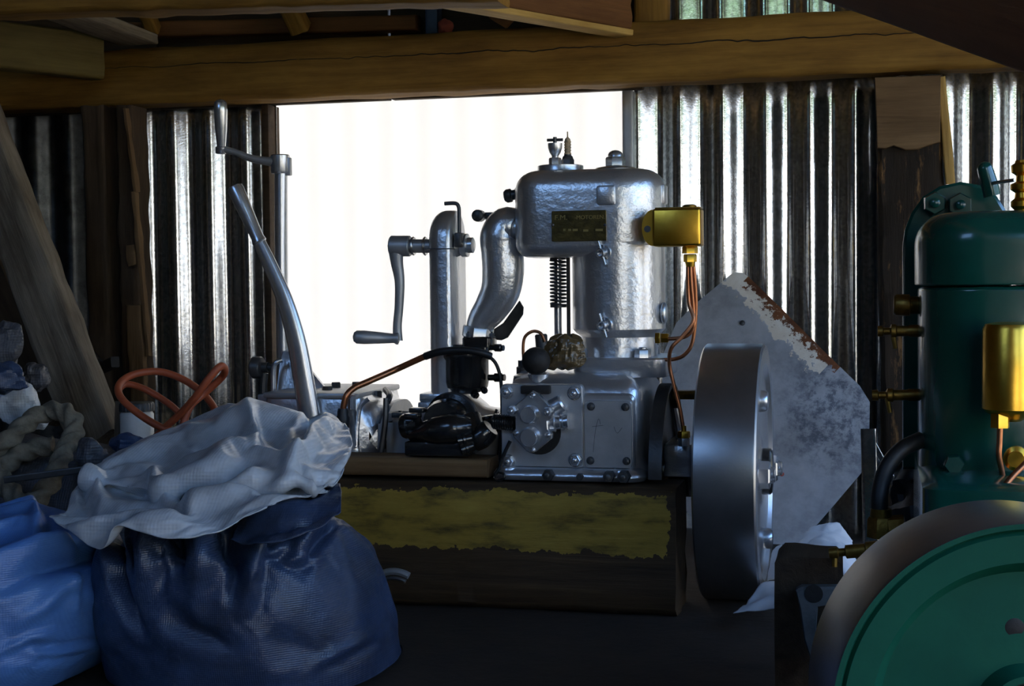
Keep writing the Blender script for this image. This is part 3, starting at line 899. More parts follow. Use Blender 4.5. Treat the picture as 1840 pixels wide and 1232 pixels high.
# plug and lug on the left of the jacket
a, b = E(940, 347, YC - .01), E(906, 353, YC - .01)
G().lathe(a, b - a, [(0, .011), (.006, .012), (.012, .012), (.013, .009), (.020, .009), (.022, .012), (.030, .012), (.034, .009)], 16).done('side_plug', 'dark_steel', eng)
G().box(EX(945, 315, YC + .03), EX(963, 315, YC + .03), YC + .02, YC + .05, EZ(950, 324, YC), EZ(950, 311, YC), .002).done('lug', 'dark_steel', eng)

# intake elbow
ye = YC - .005
def ep(px, py, Y=ye): return E(px, py, Y)
G().tube([ep(925, 411), ep(912, 408), ep(902, 425), ep(903, 455), ep(904, 490), ep(899, 522), ep(883, 552), ep(866, 577), ep(860, 602)], [34 * U, 38 * U, 41 * U, 39.5 * U, 39 * U, 37 * U, 32 * U, 27 * U, 24 * U], 26, 6).done('intake_elbow', 'silver', eng, ang=60)
a, b = ep(908, 409), ep(940, 409)
G().hexa(ep(909, 410), b - a, 35 * U, .018).cyl(ep(925, 410), ep(945, 410), 26 * U, 26 * U, 24).done('elbow_collar', 'silver', eng)
G().lathe(ep(860, 586), (-.12, 0, -1), [(0, .027), (.003, .029), (.019, .029), (.022, .026)], 8).done('elbow_lip', 'silver_smooth', eng)
G().poly([(EX(a, b, ye + .05), EZ(a, b, ye + .05)) for a, b in ((934, 540), (941, 552), (940, 565), (913, 606), (902, 611), (880, 609), (882, 595), (905, 580))], ye + .045, ye + .052, .001).done('elbow_plate', 'dark_steel', eng)
G().box(EX(862, 385, ye + .06), EX(935, 385, ye + .06), ye + .05, ye + .075, EZ(900, 391, ye), EZ(900, 378, ye), .003).done('flat_bar', 'dark_steel', eng)
G().lathe(ep(863, 388, ye + .05), (0, -1, 0), [(0, .011), (.02, .011), (.022, .008)], 14).done('bar_eye', 'dark_steel', eng)
# valve spring and rods
c = E(1003, 510, YC - .01)
zA, zB = EZ(1003, 464, c.y), EZ(1003, 548, c.y)
pts = [V((c.x + .0135 * math.cos(2 * math.pi * 13 * i / 260), c.y + .0135 * math.sin(2 * math.pi * 13 * i / 260), zA + (zB - zA) * i / 260)) for i in range(261)]
G().tube(pts, .0018, 7, 1, False).done('valve_spring', 'dark_steel', eng)
G().lathe((c.x, c.y, zB - .004), (0, 0, 1), [(0, .0145), (.006, .0145)], 18).done('spring_cup', 'dark_steel', eng)
G().lathe((c.x, c.y, zA - .002), (0, 0, 1), [(0, .0145), (.010, .0145)], 18).done('spring_cup', 'dark_steel', eng)
G().cyl((c.x - .001, c.y, EZ(1003, 640, c.y)), (c.x - .001, c.y, zA), .0068, .0068, 14).done('push_rod', 'silver_smooth', eng)
G().cyl((c.x + .014, c.y + .02, EZ(1003, 640, c.y)), (c.x + .014, c.y + .02, hb + .01), .0035, .0035, 10).done('push_rod', 'dark_steel', eng)

# brass lubricator box on its bracket
yb = 2.385
xb0, xb1 = EX(1172, 408, yb), EX(1256, 408, yb)
zb0_, zb1_ = EZ(1215, 442, yb), EZ(1215, 374, yb)
box = G().box(xb0, xb1 + .002, yb, yb + .055, zb0_, zb1_, .004, 3).done('oil_box', 'brass', eng)
OFF[box] = OFF[eng]
G().box(xb0 + .004, xb1 + .001, yb + .004, yb + .05, zb1_ - .001, zb1_ + .0022, .001).lathe((xb0 + .058, yb + .03, zb1_), (0, 0, 1), [(0, .012), (.005, .012), (.007, .008)], 16).done('box_lid', 'old_brass', box)
zm, hr = (zb0_ + zb1_) / 2, (zb1_ - zb0_) / 2 - .001
fl = [(xb0 + .004, zm + hr)] + [(xb0 - hr * .62 * math.cos(th) + .000, zm + hr * math.sin(th)) for th in [math.pi / 2 - math.pi * j / 14 for j in range(15)]] + [(xb0 + .004, zm - hr)]
o = G().poly(fl, yb + .008, yb + .013).done('box_flange', 'brass', box)
G().lathe((EX(1162, 411, yb), yb + .0083, EZ(1162, 411, yb)), (0, -1, 0), [(0, .0058), (.0006, .0056)], 18).done('flange_hole', 'dark_steel', box)
gx = EX(1240, 455, yb + .025)
gy_ = yb + .025
G().hexa((gx, gy_, zb0_ - .012), (0, 0, 1), .013, .012, .2).hexa((gx, gy_, zb0_ - .026), (0, 0, 1), .011, .013, .2).lathe((gx, gy_, zb0_ - .034), (0, 0, 1), [(0, .007), (.009, .009)], 14).done('gland_nut', 'brass', box)
Yp = gy_
G().tube([E(1236, 462, Yp), E(1236, 500, Yp), E(1238, 545, Yp), E(1246, 575, Yp - .005), E(1226, 604, Yp - .008), E(1206, 626, Yp - .01), E(1203, 655, Yp), E(1212, 695, Yp), E(1222, 735, Yp), E(1228, 772, Yp)], .0033, 10).done('oil_pipe', 'copper', eng)
G().tube([E(1240, 462, Yp), E(1242, 510, Yp), E(1246, 560, Yp + .004), E(1246, 588, Yp + .004), E(1230, 605, Yp + .006), E(1196, 609, Yp + .01)], .0033, 10).done('oil_pipe', 'copper', eng)
G().tube([E(1244, 462, Yp + .006), E(1249, 510, Yp + .008), E(1250, 565, Yp + .012), E(1244, 615, Yp + .014), E(1230, 637, Yp + .016), E(1212, 645, Yp + .018), E(1192, 646, Yp + .02)], .0033, 10).done('oil_pipe', 'copper', eng)
a = E(1178, 607, Yp + .012)
G().hexa(a, (1, 0, 0), .010, .008).hexa(a + V((.010, 0, 0)), (1, 0, 0), .0085, .012).done('pipe_union', 'brass', eng)
c = E(1229, 786, Yp)
G().lathe((c.x, c.y, c.z + .010), (0, 0, 1), [(0, .004), (.010, .004)], 10).hexa((c.x, c.y, c.z), (0, 0, 1), .0105, .011, .3).done('pipe_union', 'brass', eng)
G().hexa((c.x, c.y, c.z - .014), (0, 0, 1), .0095, .014, .3).done('bearing_nipple', 'silver_smooth', eng)

# shaft, bearing, guard ring, flywheel
fz = EZ(1330, 846, YC)
fw0, fw1 = EX(1268, 640, YC), EX(1375, 640, YC)
FR = (EZ(1325, 617, YC) - EZ(1325, 1072, YC)) / 2
fz = EZ(1325, 617, YC) - FR
G().cyl((cx1 - .02, YC, fz), (fw0 + .02, YC, fz), .030, .030, 28).done('crankshaft', 'bare_steel', eng)
gx0 = EX(1172, 760, YC - .1)
g = G().lathe((gx0, YC, fz), (1, 0, 0), [(0, .115), (0, .150), (.022, .150), (.022, .143), (.006, .143), (.006, .115)], 64)
bmesh.ops.bisect_plane(g.b, geom=g.b.verts[:] + g.b.edges[:] + g.b.faces[:], plane_co=(0, 0, ze + .004), plane_no=(0, 0, -1), clear_outer=True)
g.done('guard_ring', 'dark_steel', eng)
pb0, pb1 = EX(1193, 800, YC - .06), EX(1246, 800, YC - .06)
zp1 = EZ(1220, 797, YC - .06)
G().stadium(pb0, pb1, YC - .075, YC + .075, .01, [(ze, 0), (zp1 - .03, .002), (zp1 - .024, .0), (zp1 - .004, 0), (zp1, .003)], 4).done('bearing_pedestal', 'silver', eng)
G().lathe((pb0 + .004, YC, fz), (1, 0, 0), [(0, .044), (.002, .047), (.034, .047), (.036, .044)], 40).done('bearing_collar', 'dark_steel', eng)
G().box(EX(1208, 712, YC + .06), EX(1252, 712, YC + .06), YC + .05, YC + .08, EZ(1230, 722, YC), EZ(1230, 706, YC), .003).done('rear_strap', 'old_brass', eng)
G().tube([E(1212, 735, YC - .03), E(1222, 790, YC - .05)], .006, 8, 1, False).done('stay', 'silver_smooth', eng)
w = fw1 - fw0
fly = G().lathe((fw0, YC, fz), (1, 0, 0), [(0.012, .05), (.012, FR - .05), (0, FR - .035), (0, FR - .004), (.003, FR - .0005), (.006, FR), (w - .006, FR), (w - .003, FR - .0005), (w, FR - .004), (w, FR - .034), (w - .007, FR - .040), (w - .007, .062), (w - .004, .055), (w - .004, .02)], 110).done('flywheel', 'silver_smooth', eng, ang=25)
OFF[fly] = OFF[eng]
fly.data.materials.append(MT['steel_rim'])
for f in fly.data.polygons:
    cy, cz = f.center.y + OFF[eng].y - YC, f.center.z + OFF[eng].z - fz
    if math.hypot(cy, cz) > FR - .003: f.material_index = 1
for ang_, rr_, k_ in ((113, .62, 0), (176, .44, 1), (293, .62, 0), (356, .44, 1)):
    th = math.radians(ang_)
    yy, zz_ = YC + FR * rr_ * math.cos(th), fz + FR * rr_ * math.sin(th)
    if k_:
        G().lathe((fw1 - .008, yy, zz_), (1, 0, 0), [(0, .026), (.005, .026), (.006, .024)], 22).hexa((fw1 - .003, yy, zz_), (1, 0, 0), .023, .018, .5).lathe((fw1 + .014, yy, zz_), (1, 0, 0), [(0, .014), (.004, .014), (.0045, .012), (.008, .012), (.009, .010)], 18).done('nut', 'silver_smooth', fly)
    else:
        G().lathe((fw1 - .008, yy, zz_), (1, 0, 0), [(0, .019), (.012, .018), (.016, .015), (.017, .008)], 22).done('rivet', 'silver_smooth', fly)
G().lathe((fw1 - .006, YC, fz), (1, 0, 0), [(0, .040), (.014, .040), (.018, .036), (.020, .02)], 30).done('shaft_end', 'black_oily', fly)
# ---------------------------------------------------------------- carburettor, gearbox, crank post and levers (all bolted to the engine)
yk = YC - .01
c = E(862, 612, yk)
carb = G().stadium(EX(836, 612, yk), EX(888, 612, yk), yk - .026, yk + .026, .008, [(EZ(862, 622, yk), 0), (EZ(862, 607, yk), 0), (EZ(862, 604, yk), .003)], 4).done('carburettor', 'black_oily', eng)
OFF[carb] = OFF[eng]
x = c.x
zq = EZ(862, 625, yk)
cb = EX(841, 660, yk)
G().lathe((cb, yk - .01, EZ(841, 706, yk)), (0, 0, 1), [(0, .014), (.004, .028), (.012, .038), (.022, .040), (.060, .040), (.066, .043), (.072, .043), (.076, .036)], 30).done('float_bowl', 'black_oily', carb)
G().box(EX(815, 630, yk), EX(880, 630, yk), yk - .025, yk + .02, EZ(845, 634, yk), EZ(845, 618, yk), .004).done('bowl_lid', 'black_oily', carb)
for a, b, a2, b2, r in ((880, 624, 905, 625, .007), (878, 678, 907, 678, .008), (846, 703, 858, 712, .007), (868, 695, 872, 705, .006)):
    p0, p1 = E(a, b, yk - .02), E(a2, b2, yk - .025)
    L = (p1 - p0).length
    G().lathe(p0, p1 - p0, [(0, r * .7), (L * .35, r * .7), (L * .4, r), (L * .8, r), (L * .85, r * .75), (L, r * .75)], 10).done('screw_plug', 'black_oily', carb)
for a in (842, 884):
    p0 = E(a, 606, yk - .02)
    G().bolt(p0, (0, 0, 1), .005, .010).done('bolt', 'dark_steel', carb)
# thin supply pipe down to the pump side
G().tube([E(879, 640, yk - .03), E(892, 655, yk - .03), E(900, 685, yk - .03), E(902, 740, yk - .04), E(899, 790, yk - .05), E(895, 826, 2.435)], .0032, 8).done('fuel_pipe', 'rubber', eng)
# hose running back to the gearbox
hp = [(882, 640, yk - .045), (862, 633, yk - .055), (830, 629, yk - .055), (790, 632, yk - .052), (764, 640, yk - .045), (715, 662, yk - .02), (660, 686, yk - .06), (636, 697, yk - .075), (622, 712, yk - .085), (616, 738, yk - .085)]
hs = G().tube([E(*q) for q in hp], .0058, 12).done('copper_hose', 'copper', eng)
OFF[hs] = OFF[eng]
G().lathe(E(616, 770, yk - .086), (0.02, 0, 1), [(0, .009), (.004, .0115), (.020, .012), (.024, .010), (.030, .010), (.036, .0085)], 16).done('hose_end', 'rubber', hs)
G().tube([E(*q) for q in hp[:5]], .0068, 10).done('hose_sleeve', 'rubber', hs)

# gearbox
yg0, yg1 = 2.43, 2.66
gx0_, gx1_ = EX(470, 760, yg0), EX(650, 760, yg0)
zg1 = EZ(620, 712, yg0)
gb = G().stadium(gx0_, gx1_, yg0, yg1, .02, [(ze, 0), (zg1 - .02, 0), (zg1 - .004, .004), (zg1, .010)], 5).done('gearbox', 'silver', eng)
OFF[gb] = OFF[eng]
G().box(gx0_ + .005, gx1_ - .004, yg0 - .004, yg1, zg1 - .004, zg1 + .006, .003).done('gearbox_lid', 'silver_dull', gb)
# tapering end with rib, then the drum
ch = EZ(690, 775, 2.53)
gm = 2.535
def ringx(x, hy, zlo, zhi, r, n=7):
    out = []
    for y_, z_, st in ((gm + hy - r, zhi - r, 0), (gm - hy + r, zhi - r, 90), (gm - hy + r, zlo + r, 180), (gm + hy - r, zlo + r, 270)):
        for j in range(n + 1):
            th = math.radians(st + 90 * j / n)
            out.append(V((x, y_ + r * math.cos(th), z_ + r * math.sin(th))))
    return out
xr0, xr1, xr2 = gx1_ - .005, EX(684, 760, 2.45), EX(694, 760, 2.45)
g = G().ring_skin([ringx(xr0, .105, ze + .001, zg1 - .002, .03), ringx((xr0 + xr1) / 2, .10, ze + .001, zg1 - .012, .05), ringx(xr1, .092, ze + .001, zg1 - .026, .075)])
g.done('gearbox_end', 'silver', gb)
G().ring_skin([ringx(xr1, .10, ze + .0015, zg1 - .014, .08), ringx(xr2, .10, ze + .0015, zg1 - .014, .08)]).done('joint_flange', 'silver_dull', gb)
G().tube([E(696, 722, 2.43), E(700, 710, 2.45), E(693, 700, 2.52)], .006, 8).tube([E(694, 715, 2.425), E(692, 760, 2.42), E(684, 815, 2.42)], .0055, 8).done('clamp_rod', 'dark_steel', gb)
G().ring_skin([ringx(xr2, .085, ze + .002, zg1 - .034, .08), ringx(EX(770, 760, 2.45), .085, ze + .002, zg1 - .040, .08), ringx(EX(905, 760, 2.45), .085, ze + .002, zg1 - .05, .08)]).done('shaft_housing', 'silver_dull', gb)
G().poly([(EX(a, b, 2.42), EZ(a, b, 2.42)) for a, b in ((623, 716), (634, 716), (641, 800), (637, 806))], yg0 - .012, yg0 + .004, .001).done('rib', 'silver', gb)
G().tube([E(663, 716, 2.425), E(648, 730, 2.425), (E(643, 760, 2.425)), E(640, 803, 2.422)], .004, 8).done('rib', 'silver', gb)
# cap screws and raised marks on the lids
for a, b, Y, r, h in ((676, 703, 2.52, .011, .016), (604, 708, 2.56, .009, .006), (588, 712, 2.50, .010, .003), (640, 707, 2.60, .008, .004)):
    p0 = E(a, b, Y)
    zt3 = zg1 + .006 if a < 650 else zg1 - .016
    G().hexa((p0.x, Y, zt3 - .004), (0, 0, 1), r, h + .008).done('bolt', 'dark_steel', gb)
for a, b, w_, Y in ((700, 728, 32, 2.48), (708, 725, 14, 2.52), (722, 726, 14, 2.51)):
    p0 = E(a, b, Y)
    G().box(p0.x, p0.x + w_ * U, Y, Y + .008, zg1 - .042, zg1 - .033, .001).done('filler_strip', 'dark_steel', gb)
G().lathe(E(634, 735, 2.415), (0, 0, 1), [(0, .006), (.024, .006), (.026, .004)], 6).done('stud', 'silver_smooth', gb)
# bell housing behind the carburettor
a, b = E(812, 760, 2.52), E(905, 770, 2.52)
G().lathe((EX(795, 760, 2.52), 2.53, ch - .002), (1, 0, 0), [(0, .075), (.01, .086), (.035, .088), (.05, .080), (.085, .052), (.11, .047)], 40).done('bell_housing', 'silver', gb)
G().tube([E(872, 752, 2.44), E(886, 748, 2.44), E(893, 735, 2.44)], .0025, 6).done('split_pin', 'dark_steel', gb)
G().cyl(E(858, 765, 2.46), E(905, 757, 2.44), .016, .016, 14, .002).done('coupling_sleeve', 'black_oily', gb)

# hand-start chain case
ys0, ys1 = 2.455, 2.56
sx0, sx1 = EX(766, 560, ys0), EX(806, 560, ys0)
zs0, zs1 = EZ(786, 712, ys0), EZ(800, 378, 2.51)
sx1 += .004
case = G()
rings = []
# side profile rounded at the top (about the x axis), corners softened
prof = []
hy = (ys1 - ys0) / 2
n = 12
def case_ring(x, ins):
    r = hy - ins
    zt4 = zs1 - ins
    out = [V((x, (ys0 + ys1) / 2 - r, zs0 + ins * .2))]
    for j in range(n + 1):
        th = math.pi - math.pi * j / n
        out.append(V((x, (ys0 + ys1) / 2 + r * math.cos(th), zt4 - r + r * math.sin(th))))
    out.append(V((x, (ys0 + ys1) / 2 + r, zs0 + ins * .2)))
    return out
rings = [case_ring(sx0, .022), case_ring(sx0 + .004, .013), case_ring(sx0 + .010, .006), case_ring(sx0 + .018, .0015), case_ring(sx0 + .024, 0), case_ring(sx1 - .008, 0), case_ring(sx1 - .003, .001), case_ring(sx1, .005)]
case = G().ring_skin(rings).done('chain_case', 'silver', eng, ang=45)
OFF[case] = OFF[eng]
G().box(sx0 - .001, sx1 + .001, ys0 - .0012, ys1 + .001, EZ(786, 447, ys0) - .0008, EZ(786, 447, ys0) + .0008).done('case_joint', 'dark_steel', case)
G().box(EX(750, 728, 2.44), EX(812, 728, 2.44), 2.44, 2.575, EZ(780, 760, 2.44), EZ(780, 722, 2.44), .004).box(EX(753, 715, 2.445), EX(809, 715, 2.445), 2.445, 2.57, EZ(780, 722, 2.445), EZ(780, 707, 2.445), .003).done('case_foot', 'silver', case)
p0 = E(812, 441, 2.50)
p0.x = sx1 - .002
G().lathe(p0, (1, 0, 0), [(0, .022), (.004, .020), (.010, .018), (.012, .021), (.022, .021), (.023, .014), (.032, .014), (.034, .010)], 24).done('bearing_boss', 'silver', case)
q0 = p0 + V((.012, -.022, 0))
G().box(q0.x - .006, q0.x + .008, q0.y - .012, q0.y + .014, q0.z - .004, q0.z + .022, .003).done('clamp_block', 'dark_steel', case)
zr = EZ(826, 365, q0.y)
G().tube([q0 + V((.001, 0, .015)), V((q0.x + .001, q0.y, zr - .02)), V((q0.x, q0.y, zr - .006)), V((q0.x - .006, q0.y, zr)), V((EX(799, 365, q0.y), q0.y, zr))], .0035, 10, 4).done('catch_rod', 'dark_steel', case)
# starting crank
yk2 = 2.50
A, B = E(768, 442, yk2), E(702, 442, yk2)
crank = G().cyl(A + V((.01, 0, 0)), E(735, 442, yk2), .0125, .0125, 18).cyl(E(738, 442, yk2), B, .019, .019, 22, .002).done('starting_crank', 'silver_dull', eng)
OFF[crank] = OFF[eng]
for px in (741, 762):
    G().lathe(E(px, 442, yk2), (1, 0, 0), [(0, .016), (.002, .0175), (.004, .016)], 18).done('shaft_ring', 'bare_steel', crank)
G().tube([E(711, 440, yk2 - .004), E(713, 470, yk2 - .004), E(718, 505, yk2 - .004), E(717, 550, yk2 - .004), E(714, 585, yk2 - .004), E(715, 612, yk2 - .004)], [.016, .012, .0095, .0085, .0085, .0095], 12, 6, True, .75).done('crank_arm', 'silver_dull', crank)
a, b = E(718, 608, yk2 - .006), E(634, 605, yk2 - .03)
L = (b - a).length
G().lathe(a, b - a, [(0, .006), (.002, .011), (.006, .011), (.010, .0085), (L * .4, .0105), (L * .75, .0125), (L * .92, .012), (L * .98, .008), (L, .002)], 20).done('handle', 'silver_dull', crank)

# tall control shaft with its handle
yv = 2.58
sh = G().tube([E(505, 300, yv), E(506, 500, yv), E(510, 715, yv)], .0125, 18, 8).done('control_shaft', 'silver_smooth', eng)
OFF[sh] = OFF[eng]
c0 = E(504, 312, yv)
G().lathe(c0, (0, 0, 1), [(0, .017), (.004, .0185), (.034, .0185), (.036, .016)], 22).done('socket', 'silver_smooth', sh)
G().box(c0.x + .005, c0.x + .022, yv - .006, yv + .006, c0.z - .004, c0.z + .03, .002).done('clamp_ear', 'silver_dull', sh)
G().tube([E(510, 290, yv), E(484, 290, yv - .005), E(450, 284, yv - .012), E(425, 274, yv - .017), E(398, 268, yv - .02)], [.015, .012, .010, .0085, .011], 12, 6, True, .7).done('shaft_arm', 'silver_dull', sh)
a, b = E(398, 276, yv - .02), E(396, 178, yv - .035)
L = (b - a).length
G().lathe(a, b - a, [(0, .010), (.002, .0115), (.012, .0115), (.014, .0085), (L * .45, .0115), (L * .8, .0130), (L * .94, .0115), (L * .985, .007), (L, .001)], 20).done('handle', 'silver_smooth', sh)
# pedestal under the shaft
G().box(EX(470, 715, 2.52), EX(533, 715, 2.52), 2.50, 2.62, EZ(500, 722, 2.52), EZ(500, 707, 2.52), .003).done('pedestal_foot', 'silver_dull', gb)
pz0, pz1 = EZ(500, 710, 2.52), EZ(500, 642, 2.52)
G().ring_skin([[V((EX(a, 700, 2.53), y_, z_)) for a, y_ in ((494, 2.53), (534, 2.53), (534, 2.60), (494, 2.60))] if False else [V((EX(a_, 690, 2.53), y_, z_)) for a_, y_ in q] for z_, q in ((pz0, ((496, 2.53), (536, 2.53), (536, 2.61), (496, 2.61))), (pz1 - .01, ((500, 2.54), (520, 2.54), (520, 2.60), (500, 2.60))), (pz1 + .01, ((503, 2.55), (514, 2.55), (514, 2.59), (503, 2.59))))]).done('pedestal', 'silver', gb)
G().tube([E(491, 710, 2.51), E(491, 668, 2.51), E(495, 652, 2.51), E(507, 646, 2.515)], .005, 10).done('guard_hoop', 'silver_smooth', gb)
G().lathe(E(472, 660, 2.53), (-1, 0, -.02), [(-.012, .010), (0, .010), (.001, .019), (.004, .021), (.018, .021), (.022, .017)], 22).cyl(E(494, 660, 2.53), E(472, 660, 2.53), .007, .007, 12).done('clamp_knob', 'dark_steel', gb)
G().tube([E(474, 712, 2.53), E(474, 690, 2.53), E(476, 670, 2.53)], .007, 8, 2).done('knob_bracket', 'dark_steel', gb)
G().poly([(EX(a, b, 2.56), EZ(a, b, 2.56)) for a, b in ((548, 652), (552, 655), (592, 704), (590, 708), (552, 710))], 2.555, 2.563, .001).done('gusset', 'silver', gb)
# long reversing lever
yl = 2.40
tp = [(424, 340), (448, 400), (463, 430), (486, 478), (512, 540), (532, 610), (545, 680), (556, 745), (560, 775)]
lev = G().tube([E(a, b, yl + .02 * i / 8) for i, (a, b) in enumerate(tp)][2:], [.012, .0135, .0155, .018, .0195, .0205, .021], 20, 6, True, .62).done('reversing_lever', 'silver_smooth', eng)
OFF[lev] = OFF[eng]
a, b = E(467, 436, yl + .005), E(421, 334, yl)
L = (b - a).length
G().lathe(a, b - a, [(0, .0105), (L * .02, .0135), (L * .10, .0115), (L * .55, .0135), (L * .93, .0150), (L * .985, .0135), (L, .010)], 22).done('hand_grip', 'silver_smooth', lev)

# split cotter hanging at the cover corner
G().tube([E(917, 792, 2.34), E(905, 818, 2.335), E(897, 842, 2.33), E(890, 852, 2.328)], .0032, 8).tube([E(890, 852, 2.328), E(888, 858, 2.328), E(896, 863, 2.326), E(906, 858, 2.326), E(905, 851, 2.327), E(897, 848, 2.328)], .0022, 8).done('cotter_pin', 'black_oily', eng)

# brown wrapped plastic bag against the cylinder: its own thing
def facet(p, seed=0.0):
    """creased relief: pits around scattered cell centres, sharp ridges between cells"""
    q = p + V((noise.noise(p * .7 + V((seed, 0, 0))), noise.noise(p * .7 + V((0, seed + 7, 0))), noise.noise(p * .7 + V((0, 0, seed + 3))))) * .55
    return noise.voronoi(q + V((seed * 3.1, seed, 0)))[0][0] - .45
def crumple(c, r, sc, name, mat, label, cat, seed, amp=.30, n=44, m=30, fr=.95):
    g = G().sphere((0, 0, 0), 1.0, (1, 1, 1), n, m)
    c = V(c)
    for v in g.b.verts:
        d = v.co.copy()
        k = 1 + amp * (2.0 * facet(d * fr, seed) + .9 * facet(d * fr * 2.1, seed + 4)) + .25 * noise.noise(d * 1.3 + V((seed, seed, 0)))
        v.co = c + V((d.x * r * sc[0] * k, d.y * r * sc[1] * k, d.z * r * sc[2] * k))
    return tag(g.done(name, mat, None, ang=22), label, cat)
g = G()
c0, c1 = E(1009, 662, 2.383), E(1017, 602, 2.385)
rings = []
for i in range(40):
    t_ = i / 39
    cc = c0.lerp(c1, t_)
    r = .040 * (1 - .35 * t_) * (math.sin(min(t_ * 6 + .35, 1.5708)) if t_ < .3 else 1) * (1 - .9 * max(0, (t_ - .85) / .15) ** 2 * .6)
    ring = []
    for j in range(60):
        th = 2 * math.pi * j / 60
        k = 1 + .45 * facet(V((math.cos(th) * 1.6, math.sin(th) * 1.6, t_ * 1.5)), 2.0) + .3 * facet(V((math.cos(th) * 4, math.sin(th) * 4, t_ * 4)), 5.0)
        ring.append(cc + V((math.cos(th) * r * k, math.sin(th) * r * .5 * k, math.sin(th * 3) * .003)))
    rings.append(ring)
g.ring_skin(rings)
bag = tag(g.done('plastic_bag', 'foil_brown', None, ang=25), 'crumpled brown plastic bag tied against the foot of the silver cylinder', 'bag')

# black magneto lying on the loose plank
zpl = zt0 + .0065 + hp_ + .003
mg = root('magneto', (EX(800, 830, 2.38), 2.38, zpl + .012), 'black oily magneto lying on the loose plank below the carburettor', 'magneto')
zm0 = zpl + .012
cc = E(798, 790, 2.40)
R_ = .040
zc_ = zm0 + R_ - .004
G().lathe((cc.x + .012, 2.418, zc_ + .008), (-.12, -1, 0), [(0, .044), (.006, .047), (.016, .047), (.018, .039), (.04, .039), (.052, .034)], 36).done('housing', 'black_oily', mg)
G().lathe((cc.x + .012, 2.417, zc_ + .008), (-.12, -1, 0), [(0, .049), (.010, .049), (.010, .043)], 36).done('flange_ring', 'dark_steel', mg)
b0 = E(772, 812, 2.345); b0.z = zm0 + .027
G().tube([V((EX(735, 812, 2.35), 2.37, zm0 + .022)), V((EX(757, 812, 2.35), 2.36, zm0 + .026)), V((EX(785, 805, 2.35), 2.35, zm0 + .032)), V((EX(815, 805, 2.35), 2.35, zm0 + .036)), V((EX(842, 800, 2.35), 2.36, zm0 + .036))], [.013, .017, .024, .026, .018], 20, 5).done('distributor_cap', 'black_oily', mg)
G().lathe(V((EX(720, 805, 2.36), 2.375, zm0 + .035)), (1, -.1, .15), [(0, .020), (.004, .022), (.012, .022), (.014, .016), (.03, .016)], 18).done('end_cap', 'black_oily', mg)
for i in range(3):
    a = V((EX(732 + 9 * i, 775 - 9 * i, 2.37), 2.37, zm0 + .046 + .010 * i))
    G().box(a.x - .012, a.x + .014, a.y - .012, a.y + .012, a.z - .006, a.z + .003, .002).done('clip', 'black_oily', mg)
for a, b, a2, b2 in ((822, 792, 850, 786), (828, 808, 852, 800)):
    p0, p1 = E(a, b, 2.335), E(a2, b2, 2.345)
    L = (p1 - p0).length
    G().lathe(p0, p1 - p0, [(0, .010), (L * .3, .010), (L * .35, .0125), (L * .5, .0125), (L * .55, .009), (L * .9, .009), (L, .006)], 12).done('lead_terminal', 'black_oily', mg)
G().tube([V((cc.x + .045, 2.39, zc_ + .01)), E(856, 786, 2.375), E(872, 777, 2.375), E(882, 768, 2.375)], [.026, .022, .021, .016], 14, 5).done('lead_boot', 'black_oily', mg)
G().box(cc.x - .055, cc.x + .06, 2.346, 2.412, zm0 - .012, zm0 + .012, .003).done('foot', 'black_oily', mg)
# ---------------------------------------------------------------- rusty steel sheet leaning on the wall
pl = [(1190, 640), (1215, 580), (1250, 545), (1318, 489), (1335, 490), (1345, 497), (1400, 550), (1478, 628), (1545, 693), (1563, 722), (1561, 832), (1545, 852), (1500, 905), (1442, 972), (1425, 979), (1380, 976), (1290, 972), (1215, 900), (1190, 830)]
def ysheet(py): return 2.80 + (975 - py) / 487 * .27
P3 = [E(a, b, ysheet(b)) for a, b in pl]
g = G()
nrm = V((0, -1, .45)).normalized()
g.ring_skin([P3, [q - nrm * .0025 for q in P3]])
m, t, p, co = RUST
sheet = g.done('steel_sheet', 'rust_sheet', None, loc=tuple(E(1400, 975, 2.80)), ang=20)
tag(sheet, 'large angular grey steel sheet with a rusty edge leaning behind the silver flywheel', 'sheet')
L0 = OFF[sheet]
A_, B_ = E(1333, 490, ysheet(490)) - L0, E(1490, 640, ysheet(640)) - L0
dx, dz = B_.x - A_.x, B_.z - A_.z
ln = math.hypot(dx, dz)
s3 = nd(t, 'ShaderNodeSeparateXYZ'); c0 = nd(t, 'ShaderNodeTexCoord'); t.links.new(c0.outputs['Object'], s3.inputs[0])
def mm(op, a, b=None):
    n = nd(t, 'ShaderNodeMath', operation=op)
    for i, q in enumerate((a, b)):
        if q is None: continue
        if isinstance(q, (int, float)): n.inputs[i].default_value = q
        else: t.links.new(q, n.inputs[i])
    return n.outputs[0]
X_, Z_ = s3.outputs['X'], s3.outputs['Z']
# signed distance below the upper edge, and position along it
dist = mm('SUBTRACT', mm('MULTIPLY', mm('SUBTRACT', X_, A_.x), dz / ln), mm('MULTIPLY', mm('SUBTRACT', Z_, A_.z), dx / ln))
dist = mm('MULTIPLY', dist, -1.0)
along = mm('ADD', mm('MULTIPLY', mm('SUBTRACT', X_, A_.x), dx / ln), mm('MULTIPLY', mm('SUBTRACT', Z_, A_.z), dz / ln))
n1 = noise_(t, c0.outputs['Object'], 28.0, 5, .7)
n2 = noise_(t, c0.outputs['Object'], 7.0, 5, .7)
edge = mm('ADD', mm('ABSOLUTE', dist), mm('MULTIPLY', mm('SUBTRACT', n1, .5), .10))
flake = mm('MULTIPLY', mm('LESS_THAN', edge, .040), mm('MULTIPLY', mm('GREATER_THAN', along, -.02), mm('LESS_THAN', along, ln + .01)))
n4 = noise_(t, c0.outputs['Object'], 60.0, 6, .75)
edge2 = mm('ADD', mm('ABSOLUTE', dist), mm('MULTIPLY', mm('SUBTRACT', n4, .5), .16))
